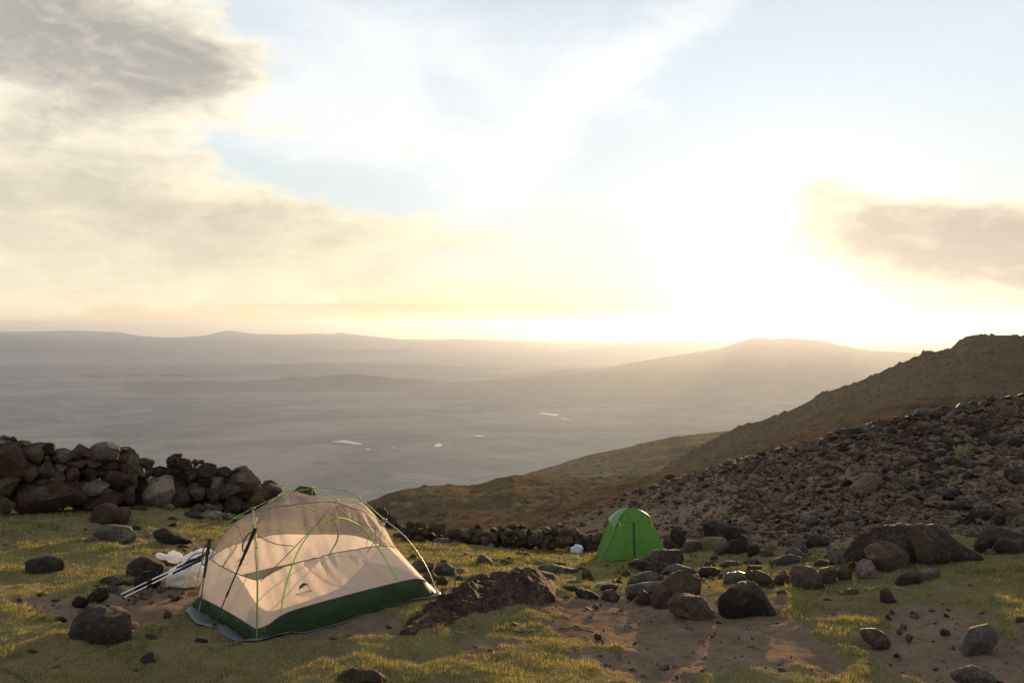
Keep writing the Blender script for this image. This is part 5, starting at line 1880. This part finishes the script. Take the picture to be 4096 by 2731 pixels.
# ------------------------------------------------------------------ sacks and bundles
def sack(name, poly, d, mat, label, cat, seed, thick=.9, amt=.95, sub=6):
    rng = np.random.default_rng(seed)
    v, f, base = outline_rock(poly, d, thick, seed, sub, .06, 3, .05, .85, chips=0)
    size = np.ptp(v[:, 0]) * .5
    c = (v.max(0) + v.min(0)) / 2
    # folds: broad creases first, then many small flat facets as in crumpled plastic
    p = (v - c) / size
    q1 = np.column_stack([p[:, 0] * 1.9 + p[:, 2] * .8, p[:, 2] * 1.5 - p[:, 0] * .5, p[:, 1] * 1.6]) + seed
    crease = np.abs(fbm(q1, 2, seed, .5))
    crease2 = np.abs(fbm(q1 * 2.6 + 9, 2, seed + 3, .5))
    v = c + (v - c) * (1 + amt * (.20 - crease) + amt * .55 * (.18 - crease2))[:, None]
    for k in range(60):
        n_ = rng.normal(size=3)
        n_ /= np.linalg.norm(n_)
        far = (v - c) @ n_
        e = far - np.quantile(far, rng.uniform(.96, .995))
        v = v - np.outer(np.maximum(e, 0) * .9, n_)
    W3 = np.array([P(x, y, base[1]) for x, y in poly]) - base
    for ax in (0, 2):
        lo_, hi_ = W3[:, ax].min(), W3[:, ax].max()
        v[:, ax] = lo_ + (v[:, ax] - v[:, ax].min()) / np.ptp(v[:, ax]) * (hi_ - lo_)
    o = new_obj(name, new_mesh(name, v, f, mat, True, 60), None, base)
    return tag(o, label, cat)


gd = G(*C2([(1440, 1270)])[0])[1]
sack('plastic_sack', C2([(1300, 1190), (1320, 1120), (1400, 1090), (1480, 1070), (1560, 1080), (1625, 1090), (1640, 1180), (1570, 1240), (1440, 1282), (1330, 1268)]), None, M['sack'], 'full white plastic sack slumped beside the end of the tan tent', 'sack', 21)
sack('plastic_sack', C2([(1420, 1090), (1440, 1035), (1500, 1000), (1570, 968), (1640, 990), (1720, 965), (1730, 1060), (1640, 1120), (1500, 1110)]), gd + .42, M['sack'], 'white sack with red print lying behind the slumped sack', 'sack', 22)
sack('plastic_sheet', C2([(1215, 1035), (1240, 1008), (1310, 1015), (1340, 983), (1380, 1000), (1425, 1020), (1435, 1060), (1380, 1085), (1300, 1056), (1225, 1064)]), gd + .45, M['sack'], 'loose crumpled white plastic caught on rocks left of the sacks', 'plastic sheet', 23, .5)
sack('plastic_bag', C3([(1530, 512), (1533, 480), (1560, 470), (1590, 445), (1620, 465), (1635, 485), (1625, 505), (1580, 520)]), None, M['sack'], 'small white plastic bag on the grass left of the green tent', 'plastic bag', 24, .9, .25, 4)
q = T(.20, .50, .14)
dq = q[1]
sack('plastic_bag', C1([(735, 1240), (745, 1130), (760, 1065), (800, 1090), (860, 1085), (880, 1130), (885, 1200), (830, 1240), (780, 1250)]), dq + .06, M['clear'], 'grey plastic bag inside the near corner of the tan tent', 'plastic bag', 25, .7, .3, 4)


# ------------------------------------------------------------------ trekking poles
def trekking_pole(tip, top, label, shafts, seed=0):
    tip, top = np.array(tip, float), np.array(top, float)
    ax = (top - tip)
    Ln = np.linalg.norm(ax)
    ax /= Ln
    e = empty('trekking_pole', tip)
    tag(e, label, 'trekking pole', 'trekking poles at the tan tent')
    at = lambda t: tip + ax * t
    g = Ln - .24
    parts = [('tip', [(0, .003), (.03, .004), (.075, .006)], 'steel'),
             ('basket', [(.070, .006), (.072, .024), (.080, .024), (.084, .006)], 'black'),
             ('lower_shaft', [(.075, .0055), (Ln * .36, .0058)], shafts[0]),
             ('lock', [(Ln * .36 - .02, .009), (Ln * .36 + .03, .0095)], 'black'),
             ('middle_shaft', [(Ln * .36, .0068), (Ln * .66, .007)], shafts[1]),
             ('lock', [(Ln * .66 - .02, .0105), (Ln * .66 + .03, .011)], 'black'),
             ('upper_shaft', [(Ln * .66, .008), (g, .0085)], shafts[2]),
             ('grip', [(g - .10, .011), (g, .013), (g + .03, .0155), (g + .10, .0135), (g + .17, .0165), (g + .22, .020), (g + .24, .012)], 'foam')]
    for nm, prof, mt in parts:
        v, f = tube([at(t) for t, _ in prof], [r for _, r in prof], 10)
        part(nm, e, v, f, M[mt], True, 40)
    h = at(g + .20)
    side = np.cross(ax, [0, 1, 0])
    side /= np.linalg.norm(side)
    lp = spline([h, h + side * .035 - ax * .03, h + side * .05 - ax * .12, h + side * .02 - ax * .19, h - side * .005 - ax * .12, h], 28)
    v, f = tube(lp, .006, 6)
    part('wrist_strap', e, v, f, M['black'])
    return e


hA = legs[(0, 1)][16]
t1 = G(845, 2525)
top1 = P(1022, 2112, hA[1] - .06)
trekking_pole(t1, top1, 'black trekking pole leaning against the near tent pole', ('steel', 'black', 'black'))
hB = legs[(0, -1)][27]
t2 = G(783, 2535)
top2 = P(839, 2155, 6.75)
trekking_pole(t2, top2, 'black and grey trekking pole standing at the left end of the tent', ('steel', 'steel', 'black'))
p_sack = gd
trekking_pole(P(447, 2393, G(440, 2405)[1] + .02), P(840, 2208, gd + .02), 'upper white trekking pole lying across the stones onto the sack', ('alu', 'alu', 'alu'))
trekking_pole(P(462, 2405, G(460, 2412)[1] + .02), P(815, 2232, gd - .06), 'lower white trekking pole lying beside its twin onto the sack', ('alu', 'alu', 'alu'))

# ------------------------------------------------------------------ the green tent
GD = 12.6
gc = P(2520, 2262, GD + .75)
gc[2] = surf([gc[0]], [gc[1]])[0][0] - .02
gt = empty('dome_tent', gc)
tag(gt, 'closed bright green dome tent behind the rocks', 'tent')
C8 = crop(2330, 2000, 400 / 2091)
# two leaning edges seen in the photo: left front corner and right front corner; top knot in the middle
top3 = P(*C8([(990, 165)])[0], GD + .72)
fl = P(*C8([(300, 1385)])[0], GD + .05)         # near left foot
frr = P(*C8([(1720, 1120)])[0], GD + .42)       # near right foot
fl[2] = surf([fl[0]], [fl[1]])[0][0]
frr[2] = surf([frr[0]], [frr[1]])[0][0]
back = np.array([.12, 1.0, 0])
back /= np.linalg.norm(back)
bl = fl + back * 1.35 + np.array([.10, 0, -.30])
br = frr + back * 1.3 + np.array([-.05, 0, -.25])
bl[2] = surf([bl[0]], [bl[1]])[0][0]
br[2] = surf([br[0]], [br[1]])[0][0]


def arc(foot, top, bulge, n=25):
    t = np.linspace(0, 1, n)[:, None]
    mid = foot * (1 - t) + top * t
    out = foot - top
    out[2] = 0
    out = out / np.linalg.norm(out)
    return mid + out[None] * (bulge * np.sin(np.pi * t) ** .9) + np.array([0, 0, bulge * .75])[None] * np.sin(np.pi * t)


def px_edge(pts, d0, d1, foot, n=25):
    q = spline(np.array(C8(pts), float), n)
    e = np.array([P(a, b, d0 + (d1 - d0) * t) for (a, b), t in zip(q, np.linspace(0, 1, n))])
    e[0] = foot
    return e


E_fl = px_edge([(300, 1385), (450, 1130), (600, 830), (720, 560), (800, 380), (880, 250), (990, 165)], GD + .05, GD + .72, fl)
E_fr = px_edge([(1720, 1120), (1640, 880), (1560, 680), (1450, 480), (1340, 320), (1200, 225), (1080, 170), (990, 165)], GD + .42, GD + .72, frr)
E_bl = px_edge([(270, 1240), (380, 880), (480, 600), (600, 380), (740, 240), (860, 180), (990, 165)], GD + 1.25, GD + .72, bl)
E_br = arc(br, top3, .17)


def fly_panel(name, a, b, mat, bow, seed, r0=0, r1=24, m=25, base_in=0.0):
    s = np.linspace(0, 1, m)[None, :, None]
    g = a[:, None] * (1 - s) + b[:, None] * s
    nrm = np.cross(b[0] - a[0], a[-1] - a[0])
    nrm /= np.linalg.norm(nrm)
    t = np.linspace(0, 1, len(a))[:, None, None]
    g = g + nrm[None, None] * (bow * np.sin(np.pi * s) * np.sin(np.pi * (t * .9 + .1)))
    q = np.column_stack([(np.repeat(s[0, :, 0][None], len(a), 0) * 9 + t[:, :, 0] * 2).ravel(), np.repeat(t[:, 0], m, 1).ravel() * 1.6])
    w = fbm(q, 3, seed).reshape(len(a), m)
    g = g + nrm[None, None] * (.042 * w * np.sin(np.pi * s[0, :, 0])[None])[..., None]
    sub = g[r0:r1 + 1]
    part(name, gt, sub.reshape(-1, 3), [list(map(int, x)) for x in grid_faces(len(sub), m)], mat)
    return g


gf_ = fly_panel('front_panel', E_fl, E_fr, M['fly'], .10, 401)
gs_ = fly_panel('side_panel', E_bl, E_fl, M['fly'], -.03, 402)
fly_panel('side_panel', E_fr, E_br, M['fly'], -.03, 403)
fly_panel('back_panel', E_br, E_bl, M['fly'], .05, 404)
# cap over the crossing of the poles
for a, b, bw in ((E_bl, E_fl, -.03), (E_fr, E_br, -.03)):
    s = np.linspace(0, 1, 13)[None, :, None]
    k = 15
    g = a[k:, None] * (1 - s) + b[k:, None] * s
    nrm = np.cross(b[0] - a[0], a[-1] - a[0])
    nrm /= np.linalg.norm(nrm)
    if nrm @ ((a[0] + b[0]) / 2 - gc) < 0:
        nrm = -nrm
    tt = np.linspace(0, 1, len(a) - k)[:, None, None]
    g = g + nrm[None, None] * (.035 + .02 * np.sin(np.pi * s)) * (1 - tt * .8)
    part('cap', gt, g.reshape(-1, 3), [list(map(int, x)) for x in grid_faces(g.shape[0], 13)], M['fly_top'])
for e_ in (E_fl, E_fr, E_bl, E_br):
    v, f = tube(e_, .009, 6)
    part('pole_sleeve', gt, v, f, M['fly'])
# zip strip down the front, seams and yellow ties, met with the cloth
fn = np.cross(frr - fl, top3 - fl)
fn /= np.linalg.norm(fn)
if fn[1] > 0:
    fn = -fn
gv_, gq_, go_ = [], [], 0
for g in (gf_, gs_):
    gv_.append(g.reshape(-1, 3))
    gq_ += [[int(i) + go_ for i in q] for q in grid_faces(g.shape[0], g.shape[1])]
    go_ += g.shape[0] * g.shape[1]
BG = BVHTree.FromPolygons([tuple(map(float, p)) for p in np.vstack(gv_)], gq_)


def on_fly(a, b, lift=.012):
    px, py = C8([(a, b)])[0]
    r = ray(px, py)
    r = r / np.linalg.norm(r)
    hit = BG.ray_cast(Vector((0, 0, CAMZ)), Vector(r))[0]
    if hit is None:
        hit = BG.find_nearest(Vector(P(px, py, GD + .4)))[0]
    return np.array(hit) - r * lift


zl = np.array([on_fly(1048 + (y - 470) * .026, y) for y in np.linspace(470, 1240, 18)])
zr = np.array([on_fly(1092 + (y - 470) * .026, y) for y in np.linspace(470, 1240, 18)])
part('zip', gt, np.vstack([zl, zr]), [[i, i + 1, 18 + i + 1, 18 + i] for i in range(17)], M['zip'], False)
for pts in ([(820, 410), (940, 455), (1060, 468), (1240, 466), (1420, 462)], [(1060, 468), (980, 340), (925, 255)], [(1090, 468), (1200, 380), (1290, 300)]):
    q = np.array([on_fly(a, b, .006) for a, b in spline(np.array(pts, float), 16)])
    v, f = tube(q, .004, 5)
    part('seam', gt, v, f, M['fly'])
for (a, b) in ((605, 420), (655, 585), (790, 520), (1440, 500)):
    p = on_fly(a, b, .02)
    rr_ = np.random.default_rng(int(a))
    path = [p + np.array([rr_.normal() * .014, rr_.normal() * .006, .055 - .018 * k + rr_.normal() * .008]) for k in range(7)]
    v, f = tube(spline(path, 20), .009, 5)
    part('cord_tie', gt, v, f, M['yellow'])
# tent cloth reaches the ground on the left, a flap of dark sheet
# ------------------------------------------------------------------ small things
b0 = G(1808, 2395)
v, f = tube([b0 - np.array([0, 0, .05]), b0 + np.array([.03, .0, .12]), P(1822, 2300, b0[1])], .006, 6)
o = new_obj('stake', new_mesh('stake', v - b0, f, M['twig']), None, b0)
tag(o, 'thin dark stake upright in the earth right of the tan tent', 'stake')


def ground_cord(name, pxs, r, mat, label, cat, lift=.012):
    pts = spline(np.array([G(a, b) for a, b in pxs]), 50)
    zz_ = surf(pts[:, 0], pts[:, 1])[0]
    pts[:, 2] = zz_ + lift + .012 * np.maximum(0, fbm(pts[:, :2] * 6, 2, 3))
    v, f = tube(pts, r, 6)
    o = new_obj(name, new_mesh(name, v - pts[0], f, mat), None, pts[0])
    tag(o, label, cat)


ground_cord('dry_root', C3([(1000, 1160), (985, 1120), (990, 1100)]) + C3([(1080, 1158), (1200, 1168), (1290, 1150)]), .006, M['twig'], 'thin dry root curling on the earth below the outcrop', 'root')
ground_cord('dry_root', C3([(1450, 1100), (1510, 1115), (1560, 1090), (1600, 1110), (1650, 1125), (1710, 1140)]), .007, M['twig'], 'arched dry root beside a grass tuft right of the outcrop', 'root', .025)
ground_cord('cord', C5([(660, 890), (690, 880), (730, 888), (760, 868), (800, 870)]), .0022, M['cord'], 'loop of white cord in the grass left of the post-like stone', 'cord')
ground_cord('cord', C5([(880, 878), (910, 884), (940, 880), (985, 890)]), .0022, M['cord'], 'short white cord right of the post-like stone', 'cord')
ground_cord('guy_line', [(-10, 2690), (40, 2712), (90, 2735), (130, 2755)], .004, M['twig'], 'dark cord crossing the bottom left corner', 'cord')


# dry bushes on the scree
def bush(px, py, h, label, n=60, seed=1):
    rb = np.random.default_rng(seed)
    g = G(px, py)
    e = empty('dry_shrub', g)
    tag(e, label, 'shrub')
    V, F = [], []
    LV, LF, o2 = [], [], 0
    for _ in range(n):
        a, lean = rb.uniform(0, 6.28), rb.uniform(0, .55)
        q = np.array([math.cos(a) * lean, math.sin(a) * lean, 1])
        l = h * rb.uniform(.5, 1)
        p1 = g + q * l
        V.append(tube([g, g + q * l * .5 + rb.normal(size=3) * .01, p1], [.003, .002, .001], 3))
        for k in range(6):
            c = g + q * l * rb.uniform(.35, 1) + rb.normal(size=3) * .015
            d1, d2 = rb.normal(size=3) * .012, rb.normal(size=3) * .012
            LV += [c - d1, c + d1, c + d2]
            LF.append([o2, o2 + 1, o2 + 2])
            o2 += 3
    v, f = merge(*V)
    part('stems', e, v, f, M['drystem'], False)
    o = part('leaves', e, np.array(LV), LF, M['dryleaf'], False)


M['drystem'] = plain_mat('dry_stem', (.24, .19, .10), .9)
M['dryleaf'] = cloth_mat('dry_leaf', (.34, .30, .15), .4)
bush(*C6([(1945, 925)])[0], .33, 'pale feathery dry shrub on the upper scree', 70, 3)
bush(*C6([(1810, 955)])[0], .14, 'low pale shrub left of the feathery one on the scree', 40, 4)
bush(*C6([(890, 1185)])[0], .16, 'small yellowish shrub on the lower scree', 40, 5)


# ------------------------------------------------------------------ turf: real blades, one mass nobody could count
def grass_mat():
    m, nt, out = new_mat('grass_blades')
    v = geopos(nt)
    a = noise(nt, v, 1.1, 4, .6)
    b_ = noise(nt, v, 6, 4, .6)
    c_ = noise(nt, v, 140, 1, .5)
    at = nt.nodes.new('ShaderNodeAttribute')
    at.attribute_name = 'tint'
    r = S(nt, at.outputs['Fac'])
    green = mixc(nt, (a * .7 + b_ * .5).step(.42, .75), (.085, .120, .028), (.135, .145, .045))
    col = mixc(nt, (r + (a - .5) * .5).step(.45, .62), green, (.195, .175, .070))
    col = mixc(nt, (r + (b_ - .5) * .3).step(.78, .86), col, (.37, .30, .16))
    col = mixc(nt, r.step(.16, .08), col, (.075, .055, .028))
    d = principled(nt, col, .8, None, .05)
    t = nt.nodes.new('ShaderNodeBsdfTranslucent')
    nt.links.new(mixc(nt, 1.0, col, (1.25, 1.15, .7), 'MULTIPLY').s, t.inputs['Color'])
    mx = nt.nodes.new('ShaderNodeMixShader')
    mx.inputs[0].default_value = .5
    nt.links.new(d.outputs[0], mx.inputs[1])
    nt.links.new(t.outputs[0], mx.inputs[2])
    nt.links.new(mx.outputs[0], out.inputs[0])
    return m


M['grass'] = grass_mat()


def scatter(y0, y1, dens, rng):
    """random points over the camp ground, thinned by the turf mask"""
    area = (y1 - y0) * 2 * (.78 * (y0 + y1) / 2 + .8)
    n = int(area * dens)
    y = rng.uniform(y0, y1, n)
    x = rng.uniform(-1, 1, n) * (.78 * y + .8)
    return x, y


def build_grass():
    rng = np.random.default_rng(2024)
    X, Y, Wd, Hh = [], [], [], []
    for y0, y1, dens, wd, hh in ((4.7, 6.2, 7000, .0045, .040), (6.2, 8.0, 5500, .0055, .040), (8.0, 10.5, 3400, .007, .042), (10.5, 16.8, 1500, .012, .046)):
        x, y = scatter(y0, y1, dens, rng)
        X.append(x)
        Y.append(y)
        Wd.append(np.full(len(x), wd))
        Hh.append(np.full(len(x), hh))
    x, y, wd, hh = map(np.concatenate, (X, Y, Wd, Hh))
    z, t = surf(x, y)
    p = np.column_stack([x, y])
    clump = fbm(p * 3.3, 3, 91)
    clump2 = fbm(p * 11, 2, 92)
    pr = sstep(.25, .8, t + .30 * clump2) * (.18 + .82 * sstep(-.30, .30, clump2 + .6 * clump))
    # none under the tent, the rocks' own footprints hide the rest
    q = p - TO[:2]
    a, b = q @ TU[:2], q @ TV[:2]
    inside = (a > -.12) & (a < TL + .03) & (np.abs(b) < .66)
    keep = (rng.random(len(x)) < pr) & ~inside & (y < edge_y(x) + .2)
    x, y, z, wd, hh, clump = x[keep], y[keep], z[keep], wd[keep], hh[keep], clump[keep]
    n = len(x)
    tuft = sstep(.22, .5, clump)
    h = hh * rng.uniform(.45, 1.15, n) * (.65 + 1.0 * tuft)
    # a few taller tufts where the photo shows them
    px, py = proj(np.column_stack([x, y, z]))
    for cx, cy, rx, ry, k in ((2160, 2500, 60, 16, 1.1), (2250, 2490, 40, 14, 1.1), (2330, 2570, 130, 18, .8), (3360, 2535, 60, 26, 1.3), (3170, 2450, 40, 30, 1.2), (3190, 2490, 40, 30, 1.1), (3960, 2550, 120, 40, 1.2), (1990, 2665, 40, 10, .8),
                              (60, 2450, 80, 30, .7), (4000, 2300, 150, 40, .7), (2500, 2590, 120, 25, .5), (1900, 2255, 200, 20, .5), (2450, 2290, 80, 14, .6), (2250, 2400, 90, 16, .8), (700, 2720, 500, 40, .3)):
        h *= 1 + k * np.exp(-((px - cx) / rx) ** 2 - ((py - cy) / ry) ** 2)
    ang_ = rng.uniform(0, 2 * math.pi, n)
    lean = rng.uniform(.1, .9, n)
    la = rng.uniform(0, 2 * math.pi, n)
    base = np.column_stack([x, y, z - .006])
    side = np.column_stack([np.cos(ang_), np.sin(ang_), np.zeros(n)]) * (wd * rng.uniform(.6, 1.2, n))[:, None] * .5
    tip = base + np.column_stack([np.cos(la) * lean * h, np.sin(la) * lean * h, h * np.sqrt(np.maximum(.15, 1 - (lean * .7) ** 2)) + .006])
    V = np.empty((n * 3, 3))
    V[0::3] = base - side
    V[1::3] = base + side
    V[2::3] = tip
    F = np.arange(n * 3).reshape(-1, 3)
    me = new_mesh('grass', V, F, M['grass'], False)
    at = me.attributes.new('tint', 'FLOAT', 'POINT')
    at.data.foreach_set('value', np.repeat(rng.random(n), 3).astype(np.float32))
    o = new_obj('grass', me)
    tag(o, 'short green and straw coloured mountain turf', 'grass', kind='stuff')
    print('blades', n)


build_grass()
